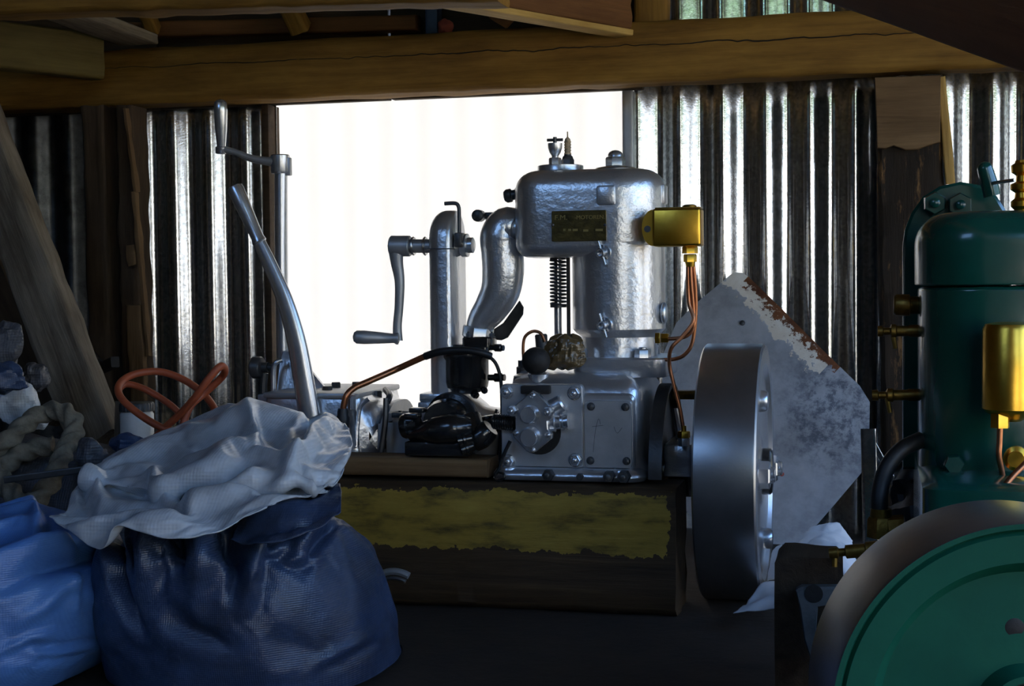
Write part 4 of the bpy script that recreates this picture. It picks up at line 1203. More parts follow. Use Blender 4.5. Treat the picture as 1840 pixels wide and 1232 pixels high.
rusty = mm('MULTIPLY', mm('LESS_THAN', edge2, .016), mm('MULTIPLY', mm('GREATER_THAN', along, .015), mm('LESS_THAN', along, ln + .03)))
grey = ramp(t, n2, [(.3, (.26, .27, .29)), (.5, (.42, .44, .47)), (.72, (.54, .56, .59))])
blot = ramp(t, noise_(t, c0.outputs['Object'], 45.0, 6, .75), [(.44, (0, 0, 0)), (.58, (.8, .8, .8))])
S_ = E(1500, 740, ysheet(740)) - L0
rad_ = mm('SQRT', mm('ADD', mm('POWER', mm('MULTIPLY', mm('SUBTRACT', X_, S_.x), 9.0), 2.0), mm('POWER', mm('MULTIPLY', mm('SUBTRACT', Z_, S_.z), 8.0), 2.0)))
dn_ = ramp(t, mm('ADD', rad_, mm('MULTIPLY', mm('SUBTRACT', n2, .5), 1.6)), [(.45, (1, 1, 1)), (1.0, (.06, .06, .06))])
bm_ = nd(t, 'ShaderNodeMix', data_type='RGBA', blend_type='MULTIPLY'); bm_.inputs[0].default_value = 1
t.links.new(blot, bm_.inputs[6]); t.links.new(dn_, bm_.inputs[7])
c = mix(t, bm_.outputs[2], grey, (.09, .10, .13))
c = mix(t, flake, c, ramp(t, n1, [(.4, (.62, .55, .45)), (.7, (.72, .68, .60))]))
c = mix(t, rusty, c, ramp(t, n1, [(.35, (.045, .014, .006)), (.6, (.16, .055, .018)), (.8, (.26, .10, .035))]))
t.links.new(c, p.inputs['Base Color'])
inv = mm('SUBTRACT', 1.0, mm('MAXIMUM', flake, rusty))
t.links.new(mm('MULTIPLY', inv, .45), p.inputs['Metallic'])
p.inputs['Roughness'].default_value = .48
bump(t, p, n1, .25, .003)
G().lathe(E(1334, 580, ysheet(580) - .004), (0, -1, .4), [(0, .006), (.003, .005), (.004, .002)], 12).done('rivet', 'dark_steel', sheet)
G().lathe(E(1405, 852, ysheet(852) - .003), (0, -1, .4), [(0, .005), (.003, .004), (.004, .002)], 12).done('rivet', 'red_cloth', sheet)

# ---------------------------------------------------------------- green engine
gr = root('green_engine', tuple(V((EX(1800, 900, 1.75), 1.75, .13))), 'dark green enamelled engine with brass fittings, nearest the shed corner post', 'engine')
yb0, yb1 = 1.72, 1.93
gx0, gx1 = EX(1645, 600, 1.80), EX(1990, 600, 1.80)
def gz(py, Y=1.72): return EZ(1780, py, Y)
G().stadium(gx0, gx1, yb0, yb1, .075, arcprof(gz(512), gz(376), .002, .036), 10).done('cylinder_head', 'green_enamel', gr, ang=60)
G().stadium(gx0 + .004, gx1, yb0 + .004, yb1, .075, arcprof(gz(862), gz(514), .002, .006), 10).done('cylinder_block', 'green_enamel', gr, ang=60)
arch = [(1622, 842), (1622, 440), (1626, 412), (1638, 382), (1658, 354), (1688, 335), (1725, 327), (1762, 333), (1790, 352), (1808, 380), (1816, 410), (1818, 842)]
G().poly([(EX(a, b, 1.94), EZ(a, b, 1.94)) for a, b in arch], 1.932, 1.962, .004).done('arch_plate', 'green_enamel', gr, ang=40)
for px, py in ((1679, 366), (1724, 369)):
    c = E(px, py, 1.925)
    G().hexa((c.x, 1.935, c.z), (0, -1, .0), .0150 + .001 * (px > 1700), .026, .52).lathe((c.x, 1.910, c.z), (0, -1, 0), [(0, .006), (.012, .006), (.014, .003)], 12).done('nut', 'green_enamel', gr)
G().tube([E(1783, 352, 1.88), E(1778, 332, 1.88), E(1770, 304, 1.88)], [.0105, .0105, .0095], 14, 6).sphere(E(1770, 304, 1.88), .0096, (1, 1, 1), 14, 8).done('relief_lever', 'green_enamel', gr)
G().cyl(E(1784, 329, 1.87), E(1824, 323, 1.83), .0022, .0022, 8).done('lever_pin', 'bare_steel', gr)
c = E(1838, 377, 1.80)
s_ = (EX(1839, 340, 1.80) - EX(1838, 340, 1.80))
G().lathe((c.x, c.y, c.z - .012), (0, 0, 1), [(0, 16 * s_), (.012, 16 * s_), (.016, 22 * s_), (.022, 22 * s_), (.026, 15 * s_), (.032, 14 * s_), (.036, 23 * s_), (.042, 23 * s_), (.045, 13 * s_), (.052, 12 * s_), (.056, 21 * s_), (.064, 22 * s_), (.067, 15 * s_), (.070, 14 * s_)], 24).done('relief_valve', 'brass', gr)
# brass drip cup
ycup = 1.685
cx = E(1817, 660, ycup)
rc_ = 53 * (EX(1818, 660, ycup) - EX(1817, 660, ycup))
z0, z1 = EZ(1817, 737, ycup), EZ(1817, 582, ycup)
cup = G().lathe((cx.x, ycup, z0 - .012), (0, 0, 1), [(0, .010), (.004, .016), (.010, rc_ - .004), (.014, rc_), (z1 - z0 + .006, rc_), (z1 - z0 + .012, rc_ - .003), (z1 - z0 + .014, rc_ - .014)], 44).done('oil_cup', 'brass', gr)
OFF[cup] = OFF[gr]
G().box(cx.x - .012, cx.x + .012, ycup, yb0 + .02, z0 + .03, z0 + .05).done('cup_bracket', 'green_enamel', cup)
c = E(1797, 752, ycup - .012)
G().hexa((c.x, c.y, EZ(1797, 768, c.y)), (0, 0, 1), .0105, .017, .3).lathe((c.x, c.y, EZ(1797, 752, c.y)), (0, 0, 1), [(0, .006), (.014, .007)], 12).done('union_nut', 'brass', cup)
G().tube([E(1797, 766, c.y), E(1796, 795, c.y), E(1795, 820, c.y), E(1800, 845, c.y + .01), E(1804, 870, c.y + .02)], .0032, 10).done('oil_pipe', 'copper', gr)
G().tube([E(1862, 800, 1.64), E(1846, 828, 1.64), E(1820, 855, 1.63), (E(1798, 882, 1.62))], .0034, 10).done('oil_pipe', 'copper', gr)
G().lathe(E(1826, 822, 1.70), (-.1, -1, 0), [(0, .014), (.01, .014), (.012, .009), (.018, .009), (.018, .004)], 16).done('oil_nipple', 'brass', gr)
# brass plugs and taps on the side of the block
def sidefit(pts, prof, name, mat):
    a, b = E(*pts[0]), E(*pts[1])
    L = (b - a).length
    return G().lathe(a, b - a, [(q * L, r) for q, r in prof], 18).done(name, mat, gr)
sidefit(((1655, 548, 1.84), (1606, 548, 1.84)), [(0, .011), (.4, .011), (.42, .0135), (.9, .0135), (1, .011)], 'side_plug', 'old_brass')
for py, x0 in ((594, 1577), (709, 1567)):
    o = sidefit(((1655, py, 1.83), (x0, py + 1, 1.83)), [(0, .0075), (.25, .0075), (.3, .0065), (.55, .0065), (.58, .0085), (.68, .0085), (.72, .0045), (.86, .0045), (.88, .007), (1, .0065)], 'side_tap', 'old_brass')
    OFF[o] = OFF[gr]
    a = E(x0 + 26, py, 1.83)
    G().cyl(a, a + V((.004, -.004, -.022)), .0035, .0028, 8).done('tap_spout', 'old_brass', o)
# base of the engine, hex plug
G().stadium(EX(1655, 880, 1.66), EX(2010, 880, 1.66), 1.60, 1.98, .02, [(.128, 0), (EZ(1750, 868, 1.66), 0), (EZ(1750, 858, 1.66), .012)], 5).done('crankcase', 'green_enamel', gr)
c = E(1715, 836, 1.70)
G().hexa((c.x, 1.725, c.z), (0, -1, 0), .0115, .022, .1).done('hex_plug', 'green_enamel', gr)
# water hose and brass elbow
G().tube([E(1584, 942, 1.74), E(1580, 905, 1.74), E(1583, 872, 1.745), E(1596, 836, 1.75), E(1622, 806, 1.76), E(1655, 790, 1.78)], .0098, 16).done('water_hose', 'rubber', gr)
a = E(1583, 965, 1.74)
G().hexa(a, (0.03, 0, 1), .0165, .024, .2).cyl(a + V((0, 0, .02)), a + V((0, 0, .034)), .013, .012, 16).hexa(E(1598, 945, 1.735), (1, -.1, .15), .012, .018, .3).done('brass_elbow', 'old_brass', gr)
a, b = E(1585, 985, 1.600), E(1490, 994, 1.600)
L = (b - a).length
G().lathe(a, b - a, [(0, .009), (L * .3, .009), (L * .32, .0075), (L * .68, .0075), (L * .7, .0045), (L * .82, .0045), (L * .84, .0065), (L, .006)], 16).cyl(E(1500, 994, 1.600), E(1500, 1018, 1.598), .0035, .003, 8).done('drain_tap', 'old_brass', gr)
# flywheel: axis towards the doorway, rim bare steel, faces green
yf0, yf1 = 1.25, 1.355
fc = E(1848, 1288, yf0)
FR2 = E(1848, 1288 - 352, yf0).z - fc.z
ax = V((-.22, 1, .03)).normalized()
fl2 = G().lathe((fc.x, yf0, fc.z), ax, [(.030, .02), (.030, .030), (-.004, .030), (-.004, FR2 * .22), (.016, FR2 * .25), (.020, FR2 * .72), (.006, FR2 * .775), (.003, FR2 * .79), (.003, FR2 * .93), (.007, FR2 * .945), (.003, FR2 * .958), (0, FR2 * .965), (0, FR2 * .992), (.003, FR2), (yf1 - yf0 - .003, FR2), (yf1 - yf0, FR2 * .99), (yf1 - yf0, FR2 * .2)], 140).done('flywheel', 'green_flat', gr, ang=25)
OFF[fl2] = OFF[gr]
fl2.data.materials.append(MT['steel_rim'])
for f in fl2.data.polygons:
    q = f.center + OFF[gr] - V((fc.x, yf0, fc.z))
    rr_ = (q - ax * q.dot(ax)).length
    if rr_ > FR2 * .994: f.material_index = 1
for px, py, r in ((1819, 1124, .0075), (1815, 1225, .022), (1700, 1330, .0075)):
    c = E(px, py, yf0 + .02)
    c = c + ax * (.0185 - (c - V((fc.x, yf0, fc.z))).dot(ax))
    G().lathe(c, -ax, [(-.01, r * 1.1), (0.0008, r * 1.1), (.0012, r)], 22).done('web_hole', 'black_matte', fl2)
G().cyl((fc.x, yf1 - .01, fc.z), (fc.x - .02, 1.62, fc.z), .026, .026, 20).done('crankshaft', 'dark_steel', gr)
# wooden bed of the green engine, with its iron foot
bz = EZ(1450, 992, 1.62)
bx0_, bx1_ = EX(1392, 1000, 1.62), EX(1512, 1000, 1.62)
timber('engine_bed', 'dark oily timber block under the green engine, beside the white papers', 'timber', ((bx0_ + bx1_) / 2, 1.62, bz / 2 - .004), ((bx0_ + bx1_) / 2, 1.70, bz / 2 - .004), bx1_ - bx0_, bz - .004, 'wood_dark', rough=.002, wob=.002, seg=10, kind='thing', seed=120)
for i, (a, b) in enumerate(((1530, 1750),)):
    timber('engine_bed', 'dark timber bearer lying under the crankcase of the green engine', 'timber', (EX(1560, 1000, 1.75), 1.80, .060), (EX(2010, 1000, 1.75), 1.80, .060), .30, .125, 'wood_dark', rough=.003, wob=.002, seg=30, kind='thing', seed=124)
g = G().poly([(EX(a, b, 1.60), EZ(a, b, 1.60)) for a, b in ((1430, 1058), (1440, 1052), (1505, 1052), (1508, 1078), (1470, 1082), (1466, 1140), (1478, 1188), (1462, 1196), (1446, 1150), (1436, 1085))], 1.592, 1.612, .003)
ft = tag(g.done('iron_bracket', 'cast_iron', None), 'rough grey iron bracket bolted to the face of the dark timber block', 'bracket')
c = E(1462, 1067, 1.59)
G().lathe((c.x, 1.5925, c.z), (0, -1, 0), [(0, .010), (.001, .010)], 18).done('bolt_hole', 'black_matte', ft)

# ---------------------------------------------------------------- papers and scrap
def net(rows, name, mat, label, cat, k=6, amp=.004, fr=30, th=.0012, seed=0, creases=(), ang=60, group=None):
    R = [[E(*q) for q in r] for r in rows]
    R = [catmull(r, k) for r in R]
    cols = list(zip(*R))
    cols = [catmull(c_, k) for c_ in cols]
    g = G()
    nu, nv = len(cols), len(cols[0])
    grid = [[g.b.verts.new(p_) for p_ in c_] for c_ in cols]
    for i in range(nu - 1):
        for j in range(nv - 1):
            g.b.faces.new((grid[i][j], grid[i + 1][j], grid[i + 1][j + 1], grid[i][j + 1]))
    g.b.normal_update()
    wrinkle(g, amp, fr, seed, creases)
    o = g.done(name, mat, None, ang=ang)
    md = o.modifiers.new('thickness', 'SOLIDIFY')
    md.thickness = th
    return tag(o, label, cat, group)
def proj(P_):
    d = P_ - CAM
    z = d.dot(fwd)
    return W / 2 + FPX * d.dot(r2) / z, H / 2 - FPX * d.dot(u2) / z
def seg_d(x, y, pts):
    best, tt = 1e9, 0
    n = len(pts) - 1
    for i in range(n):
        (x0, y0), (x1, y1) = pts[i], pts[i + 1]
        dx, dy = x1 - x0, y1 - y0
        u = max(0, min(1, ((x - x0) * dx + (y - y0) * dy) / (dx * dx + dy * dy)))
        d = math.hypot(x - x0 - u * dx, y - y0 - u * dy)
        if d < best: best, tt = d, (i + u) / n
    return best, tt
def wrinkle(g, amp, fr, seed, creases, front=None, zst=1.0, fc_=1.0):
    disp = []
    for v in g.b.verts:
        q = v.co * fr + V((seed, seed, seed))
        q2 = q + V((noise.noise(q * .5), noise.noise(q * .5 + V((9, 0, 0))), noise.noise(q * .5 + V((0, 9, 0))))) * 1.2
        w = (1 - abs(noise.noise(q2)) * 2) * .6 + (1 - abs(noise.noise(q2 * 2.1)) * 2) * .3 - .3
        pz = V((v.co.x, v.co.y, v.co.z * zst)) * fr * .62
        d = amp * (.35 * w + .9 * noise.noise(v.co * fr * .35) + fc_ * (2.2 * facet(pz, seed) + 1.1 * facet(pz * 2.2, seed + 3) + .45 * facet(pz * 4.6, seed + 5)))
        if creases and (front is None or v.co.y < front):
            x, y = proj(v.co)
            for cr_ in creases:
                h, w_, pts = cr_[:3]
                if not (min(q_[0] for q_ in pts) - w_ < x < max(q_[0] for q_ in pts) + w_): continue
                s, tt = seg_d(x, y, pts)
                if s < w_ and len(cr_) > 3 and cr_[3] == 2:
                    d += h * (.5 + .5 * math.cos(math.pi * s / w_)) * min(1, 4 * min(tt, 1 - tt) + .3)
                elif s < w_ and len(cr_) > 3:
                    d += h * (.5 + .5 * math.cos(math.pi * s / w_)) * min(1, (1 - tt) * 1.8)
                elif s < w_:
                    f_ = (1 - s / w_) ** 1.5
                    d += h * f_ * min(1, 3 * min(tt, 1 - tt) + .25)
        disp.append(d)
    for v, d in zip(g.b.verts, disp): v.co += v.normal * d
net([[(1318, 1104, 2.22), (1350, 1100, 2.22), (1395, 1094, 2.2)], [(1345, 1080, 2.30), (1370, 1075, 2.30), (1400, 1072, 2.28)], [(1368, 1052, 2.36), (1385, 1048, 2.36), (1402, 1046, 2.36)]], 'paper', 'paper', 'folded white paper on the floor in front of the silver flywheel', 'paper', amp=.003)
net([[(1380, 1044, 2.44), (1396, 1042, 2.43), (1408, 1040, 2.43)], [(1384, 1015, 2.47), (1396, 1012, 2.47), (1408, 1010, 2.47)], [(1388, 988, 2.50), (1397, 982, 2.50), (1406, 980, 2.50)]], 'paper', 'paper', 'narrow white paper standing behind the lower rim of the silver flywheel', 'paper', amp=.004, seed=3)
net([[(1425, 1000, 2.36), (1470, 985, 2.34), (1515, 1040, 2.26), (1530, 1035, 2.30)], [(1440, 965, 2.42), (1480, 960, 2.40), (1518, 985, 2.36), (1532, 1000, 2.38)], [(1462, 948, 2.50), (1490, 945, 2.50), (1515, 958, 2.50), (1525, 975, 2.5)], [(1470, 960, 2.56), (1492, 962, 2.56), (1512, 975, 2.56), (1522, 990, 2.56)]], 'paper', 'paper', 'crumpled white paper between the steel sheet and the dark timber block', 'paper', amp=.006, fr=40, seed=5)
net([[(1600, 1185, 2.09), (1640, 1185, 2.08), (1690, 1185, 2.08)], [(1595, 1050, 2.08), (1640, 1050, 2.07), (1690, 1050, 2.07)], [(1590, 930, 2.06), (1640, 925, 2.05), (1690, 900, 2.05)], [(1600, 880, 2.10), (1645, 870, 2.07), (1685, 860, 2.08)], [(1625, 840, 2.12), (1655, 830, 2.08), (1680, 828, 2.1)], [(1640, 800, 2.2), (1660, 792, 2.18), (1676, 795, 2.2)]], 'plastic_wrap', 'rubber', 'crumpled black plastic heaped behind the hose of the green engine', 'plastic', amp=.018, fr=26, seed=8, ang=30)
for i, (a, b, c_, d, lab) in enumerate(((1562, 785, 1757, 1142, 'short grey steel strip tilted beside the rubber hose'), (1568, 1160, 1560, 770, 'upright grey steel strip behind the rubber hose'), (1650, 812, 1682, 845, 'thin bright steel strip lying on the black plastic'))):
    timber('steel_strip', lab, 'strip', E(a, b, 2.25 - .06 * i), E(c_, d, 2.27 - .06 * i), .004, .010 if i != 1 else .022, 'bare_steel' if i == 2 else 'galvanised', up=(1, 0, 0), rough=.0003, seg=6, kind='thing', seed=130 + i)
# ---------------------------------------------------------------- sacks, sheet, rope, hose
def settle(o, grow, spacing, frames=22, bend=.08, seed=3, top_grow=None, zr=None, edge=False, keep=None, grav=.15):
    """let a cloth slightly too large for its form buckle into folds between the points where it is held"""
    me = o.data
    rnd = random.Random(seed)
    pins = []
    W_ = [o.location + v.co for v in me.vertices]
    ids = list(range(len(W_)))
    rnd.shuffle(ids)
    cell = {}
    for i in ids:
        p_ = W_[i]
        key = tuple(int(math.floor(c_ / spacing)) for c_ in p_)
        ok = True
        for dx in (-1, 0, 1):
            for dy in (-1, 0, 1):
                for dz in (-1, 0, 1):
                    for q_ in cell.get((key[0] + dx, key[1] + dy, key[2] + dz), ()):
                        if (q_ - p_).length < spacing: ok = False
        if ok:
            cell.setdefault(key, []).append(p_)
            pins.append(i)
    vg = o.vertex_groups.new(name='held')
    vg.add(pins, 1.0, 'REPLACE')
    if keep:
        kk = [i for i, p_ in enumerate(W_) if keep(p_)]
        if kk: vg.add(kk, 1.0, 'REPLACE')
    if edge:
        cnt = {}
        for pl_ in me.polygons:
            for ek in pl_.edge_keys: cnt[ek] = cnt.get(ek, 0) + 1
        vg.add(list({i for ek, c_ in cnt.items() if c_ == 1 for i in ek}), 1.0, 'REPLACE')
    cl = o.modifiers.new('cloth', 'CLOTH')
    st = cl.settings
    st.vertex_group_mass = 'held'
    st.quality = 6
    st.mass = .12
    st.tension_stiffness = st.compression_stiffness = 25
    st.shear_stiffness = 12
    st.bending_stiffness = bend
    st.air_damping = 3
    st.effector_weights.gravity = grav
    st.shrink_min = -grow
    st.shrink_max = -grow
    if top_grow is not None:
        sg = o.vertex_groups.new(name='slack')
        z0_, z1_ = zr
        for i, p_ in enumerate(W_):
            sg.add([i], max(0, min(1, (p_.z - z0_) / (z1_ - z0_))), 'REPLACE')
        st.vertex_group_shrink = 'slack'
        st.shrink_max = -top_grow
    cl.collision_settings.use_collision = False
    cl.collision_settings.use_self_collision = False
    sc = bpy.context.scene
    cl.point_cache.frame_start, cl.point_cache.frame_end = 1, frames + 1
    hid = [x for x in sc.objects if x is not o and x.type == 'MESH']
    for f in range(1, frames + 1): sc.frame_set(f)
    dg = bpy.context.evaluated_depsgraph_get()
    th = [m_ for m_ in o.modifiers if m_.type == 'SOLIDIFY']
    for m_ in th: m_.show_viewport = False
    dg.update()
    n_ = bpy.data.meshes.new_from_object(o.evaluated_get(dg))
    for m_ in th: m_.show_viewport = True
    o.modifiers.remove(cl)
    o.data = n_
    sc.frame_set(1)
    for f in n_.polygons: f.use_smooth = True
    n_.attributes.remove(n_.attributes['sharp_edge']) if 'sharp_edge' in n_.attributes else None
    md = o.modifiers.new('smooth', 'SUBSURF')
    md.levels = md.render_levels = 1
    if th: o.modifiers.move(len(o.modifiers) - 1, 0)
    return o
def sack(rows, name, mat, label, n=120, k=9, ex=2.6, amp=.006, fr=14, seed=0, creases=(), ang=70, cat='sack', slack=None):
    rr_ = catmull([V((r[0], r[1], r[2])) for r in rows], k)
    yy = catmull([V((r[3], r[4], 0)) for r in rows], k)
    g = G()
    rings = []
    for q, y_ in zip(rr_, yy):
        py, a, b = q
        Yc, ry = y_.x, y_.y
        L, R = E(a, py, Yc), E(b, py, Yc)
        ring = []
        for j in range(n):
            th = 2 * math.pi * j / n
            cx, sx = math.cos(th), math.sin(th)
            ux = math.copysign(abs(cx) ** (2 / ex), cx); uy = math.copysign(abs(sx) ** (2 / ex), sx)
            mid = L.lerp(R, .5 + .5 * ux)
            ring.append(V((mid.x, Yc + ry * uy, mid.z)))
        rings.append(ring)
    g.ring_skin(rings)
    g.b.normal_update()
    bmesh.ops.recalc_face_normals(g.b, faces=g.b.faces[:])
    g.b.normal_update()
    wrinkle(g, amp, fr, seed, creases, None, .45, .55)
    for v in g.b.verts: v.co.z = max(v.co.z, .002)
    o = tag(g.done(name, mat, None, ang=ang), label, cat)
    if slack:
        zs_ = [v.co.z + o.location.z for v in o.data.vertices]
        settle(o, slack[0], slack[1], 14, .3, top_grow=slack[2], zr=(max(zs_) - .28, max(zs_) - .02), keep=lambda p_: p_.z < .03 or p_.z > max(zs_) - .012, grav=.05)
    return o

# mound behind, carrying rope and hose
sack([(790, 0, 60, 2.32, .04), (798, -60, 150, 2.32, .09), (832, -120, 330, 2.32, .12), (900, -150, 430, 2.31, .135), (1000, -160, 470, 2.30, .14), (1110, -160, 480, 2.30, .14)], 'grey_sack', 'dark_sack', 'dark grey lumpy sack under the coiled rope and red hose', 90, 7, 2.3, .016, 10, 4)
# big dark blue woven sack
cr = [(-.050, 15, [(318, 948), (317, 1000), (303, 1056)], 1), (-.052, 15, [(401, 948), (412, 994), (423, 1035), (416, 1092)], 1), (-.040, 20, [(205, 950), (207, 1031), (231, 1095), (260, 1160)], 1), (-.022, 10, [(228, 948), (236, 1000), (246, 1030)], 1), (-.020, 9, [(283, 990), (286, 1040), (284, 1080)], 1),
      (.022, 30, [(264, 950), (262, 1000), (250, 1090)], 1), (.024, 38, [(358, 950), (362, 1010), (358, 1110)], 1), (.024, 34, [(455, 985), (446, 1040), (440, 1120)], 1), (-.014, 12, [(430, 955), (475, 972), (540, 966)]), (.016, 12, [(428, 972), (478, 990), (548, 978)]),
      (.022, 22, [(572, 935), (548, 975), (518, 1014)], 1), (-.018, 14, [(600, 950), (575, 985), (545, 1030)], 1), (.014, 12, [(520, 1006), (560, 1002), (586, 1000)]),
      (.009, 12, [(560, 1196), (620, 1165), (676, 1130)]), (-.008, 12, [(575, 1208), (635, 1180), (684, 1150)]), (-.016, 34, [(290, 1075), (330, 1130), (420, 1165)])]
big = sack([(915, 330, 560, 1.860, .10), (930, 250, 596, 1.860, .14), (960, 222, 622, 1.860, .17), (1010, 214, 645, 1.870, .185), (1070, 218, 668, 1.880, .195), (1130, 232, 684, 1.890, .20), (1190, 250, 694, 1.900, .20), (1240, 275, 700, 1.910, .19), (1275, 300, 690, 1.910, .15)],
     'woven_sack', 'sack_blue', 'full dark blue woven sack with deep pleats below the pale plastic sheet', 176, 7, 2.5, .003, 13, 1, cr, slack=(.012, .17, .05))
# torn lower edge of that sack spreading on the floor
net([[(640, 1238, 1.95), (690, 1236, 1.95), (745, 1228, 1.97), (765, 1222, 2.0)], [(660, 1190, 2.04), (690, 1190, 2.05), (725, 1200, 2.05), (748, 1212, 2.05)], [(680, 1120, 2.14), (692, 1130, 2.14), (710, 1165, 2.12), (728, 1190, 2.1)]], 'sack_flap', 'dark_sack', 'loose dirty flap of sacking on the floor beside the dark blue sack', 'sacking', amp=.008, fr=24, seed=12)
# bright blue sack at the corner
cr2 = [(-.030, 22, [(190, 985), (120, 1010), (60, 1030), (-40, 1075)], 1), (.024, 30, [(170, 965), (90, 985), (0, 1010), (-60, 1030)]), (.012, 24, [(120, 1040), (70, 1090), (10, 1130)], 1), (.010, 18, [(128, 1030), (130, 1090), (150, 1140)], 1),
       (-.012, 10, [(40, 1162), (110, 1158), (185, 1146)]), (.012, 13, [(-10, 1172), (50, 1145), (100, 1135)]), (-.010, 10, [(50, 1190), (120, 1186), (178, 1176)]), (.022, 14, [(56, 915), (66, 940), (68, 975)], 1), (-.020, 12, [(74, 925), (100, 960), (175, 985)]), (.012, 24, [(150, 1050), (170, 1090), (172, 1130)])]
sack([(930, -160, 40, 1.77, .10), (940, -200, 90, 1.77, .14), (962, -230, 150, 1.77, .17), (1000, -240, 172, 1.77, .185), (1060, -245, 182, 1.77, .19), (1110, -245, 180, 1.77, .19), (1160, -240, 180, 1.77, .19), (1215, -230, 140, 1.77, .18), (1262, -220, 105, 1.77, .15), (1310, -200, 85, 1.77, .12)],
     'woven_sack', 'sack_blue_bright', 'bright blue woven sack in the corner below the coiled rope', 150, 6, 2.5, .004, 12, 7, cr2, slack=(.015, .17, .045))
# pale plastic sheet draped over the big sack
rows = [
 [(88, 926, 1.84), (128, 958, 1.81), (176, 984, 1.785), (210, 954, 1.78), (300, 966, 1.775), (372, 963, 1.78), (440, 932, 1.80), (500, 905, 1.83), (596, 880, 1.90)],
 [(105, 915, 1.86), (165, 925, 1.83), (225, 930, 1.82), (300, 930, 1.81), (375, 925, 1.81), (440, 905, 1.825), (500, 888, 1.85), (550, 876, 1.88), (600, 868, 1.91)],
 [(125, 890, 1.92), (180, 888, 1.90), (240, 886, 1.885), (310, 884, 1.875), (380, 882, 1.87), (445, 872, 1.875), (505, 866, 1.885), (555, 864, 1.90), (604, 858, 1.93)],
 [(140, 872, 1.97), (195, 870, 1.96), (250, 870, 1.95), (315, 872, 1.94), (385, 868, 1.93), (450, 864, 1.925), (510, 862, 1.925), (560, 862, 1.93), (602, 864, 1.95)],
 [(158, 852, 1.96), (205, 862, 1.94), (255, 866, 1.915), (318, 874, 1.885), (385, 872, 1.87), (450, 868, 1.868), (512, 866, 1.872), (562, 870, 1.88), (598, 878, 1.90)],
 [(165, 842, 1.99), (212, 845, 1.97), (270, 842, 1.94), (325, 842, 1.91), (388, 838, 1.885), (452, 836, 1.88), (516, 836, 1.885), (570, 844, 1.90), (612, 852, 1.92)],
 [(178, 835, 2.03), (225, 828, 2.02), (282, 815, 2.0), (338, 805, 1.97), (396, 800, 1.95), (458, 800, 1.945), (522, 802, 1.95), (578, 808, 1.96), (624, 826, 1.98)],
 [(190, 832, 2.08), (240, 815, 2.08), (295, 790, 2.07), (350, 772, 2.05), (408, 762, 2.04), (466, 766, 2.035), (528, 770, 2.04), (582, 772, 2.05), (620, 795, 2.06)],
 [(200, 834, 2.13), (250, 806, 2.14), (302, 775, 2.14), (356, 752, 2.14), (412, 732, 2.13), (470, 736, 2.13), (530, 752, 2.12), (580, 748, 2.13), (610, 768, 2.13)],
 [(206, 850, 2.16), (255, 820, 2.18), (306, 780, 2.19), (360, 756, 2.19), (416, 728, 2.19), (474, 744, 2.18), (532, 756, 2.18), (578, 752, 2.18), (604, 775, 2.18)],
 [(210, 890, 2.18), (258, 860, 2.21), (308, 830, 2.22), (362, 810, 2.23), (418, 790, 2.23), (476, 800, 2.23), (534, 810, 2.22), (576, 800, 2.21), (600, 815, 2.2)],
]
crs = [(.020, 16, [(439, 722), (448, 760), (463, 800)]), (.026, 24, [(592, 752), (562, 784), (531, 812), (505, 846)], 2), (-.024, 22, [(566, 752), (540, 778), (508, 812)], 2),
       (.012, 20, [(455, 802), (500, 812), (545, 826)], 2), (.010, 10, [(541, 825), (552, 845), (560, 868)]), (-.014, 26, [(470, 788), (510, 790), (535, 800)], 2),
       (.018, 24, [(300, 874), (350, 846), (430, 808)], 2), (-.020, 18, [(318, 886), (380, 856), (445, 826)], 2), (.018, 22, [(380, 872), (415, 848), (470, 838)], 2),
       (.020, 26, [(268, 834), (286, 862), (314, 880)], 2), (-.014, 30, [(345, 792), (400, 776), (440, 762)], 2), (.012, 34, [(320, 816), (380, 796), (450, 782)], 2),
       (.018, 30, [(322, 918), (365, 896), (440, 880)], 2), (-.016, 24, [(230, 905), (300, 908), (345, 925)], 2), (.016, 26, [(140, 950), (240, 938), (370, 948)], 2),
       (-.020, 22, [(105, 912), (150, 900), (170, 878)], 2), (.020, 22, [(150, 850), (172, 862), (188, 884)], 2), (.014, 20, [(612, 762), (622, 800), (610, 850)], 2), (-.012, 16, [(540, 848), (580, 858), (604, 872)], 2), (.012, 14, [(470, 862), (530, 854), (566, 872)], 2), (-.012, 20, [(420, 905), (480, 880), (540, 872)], 2)]
rows = [[(a, b, y - .16 * max(0, (2.23 - y) / .45)) for a, b, y in r] for r in rows]
sheet2 = net(rows, 'plastic_sheet', 'plastic_sheet', 'crumpled pale plastic sheet draped over the dark blue sack', 'sheet', k=8, amp=.0025, fr=13, seed=2, creases=crs, th=.0015, ang=32)
settle(sheet2, .05, .15, 20, .35, edge=True, grav=.03)
# blue underside flap peeking below the sheet at its right
FM = lambda R: [[(a, b, y - .155 - .02 + .035 * i_) for a, b, y in r] for i_, r in enumerate(R)]
mouth = net(FM([[(415, 975, 1.86), (470, 985, 1.845), (530, 975, 1.85), (580, 950, 1.87), (612, 920, 1.90)], [(430, 945, 1.88), (480, 935, 1.86), (535, 925, 1.865), (585, 905, 1.885), (615, 888, 1.91)], [(445, 922, 1.95), (490, 905, 1.93), (540, 892, 1.93), (588, 880, 1.945), (612, 872, 1.96)]]), 'sack_mouth', 'sack_blue', 'folded mouth of the dark blue sack poking out under the pale sheet', 'sack', amp=.007, fr=22, seed=21, k=9,
    creases=[(.014, 12, [(440, 950), (500, 930), (580, 905)]), (-.012, 12, [(460, 965), (520, 955), (590, 925)])])
post_child(mouth, big)
del mouth['category']
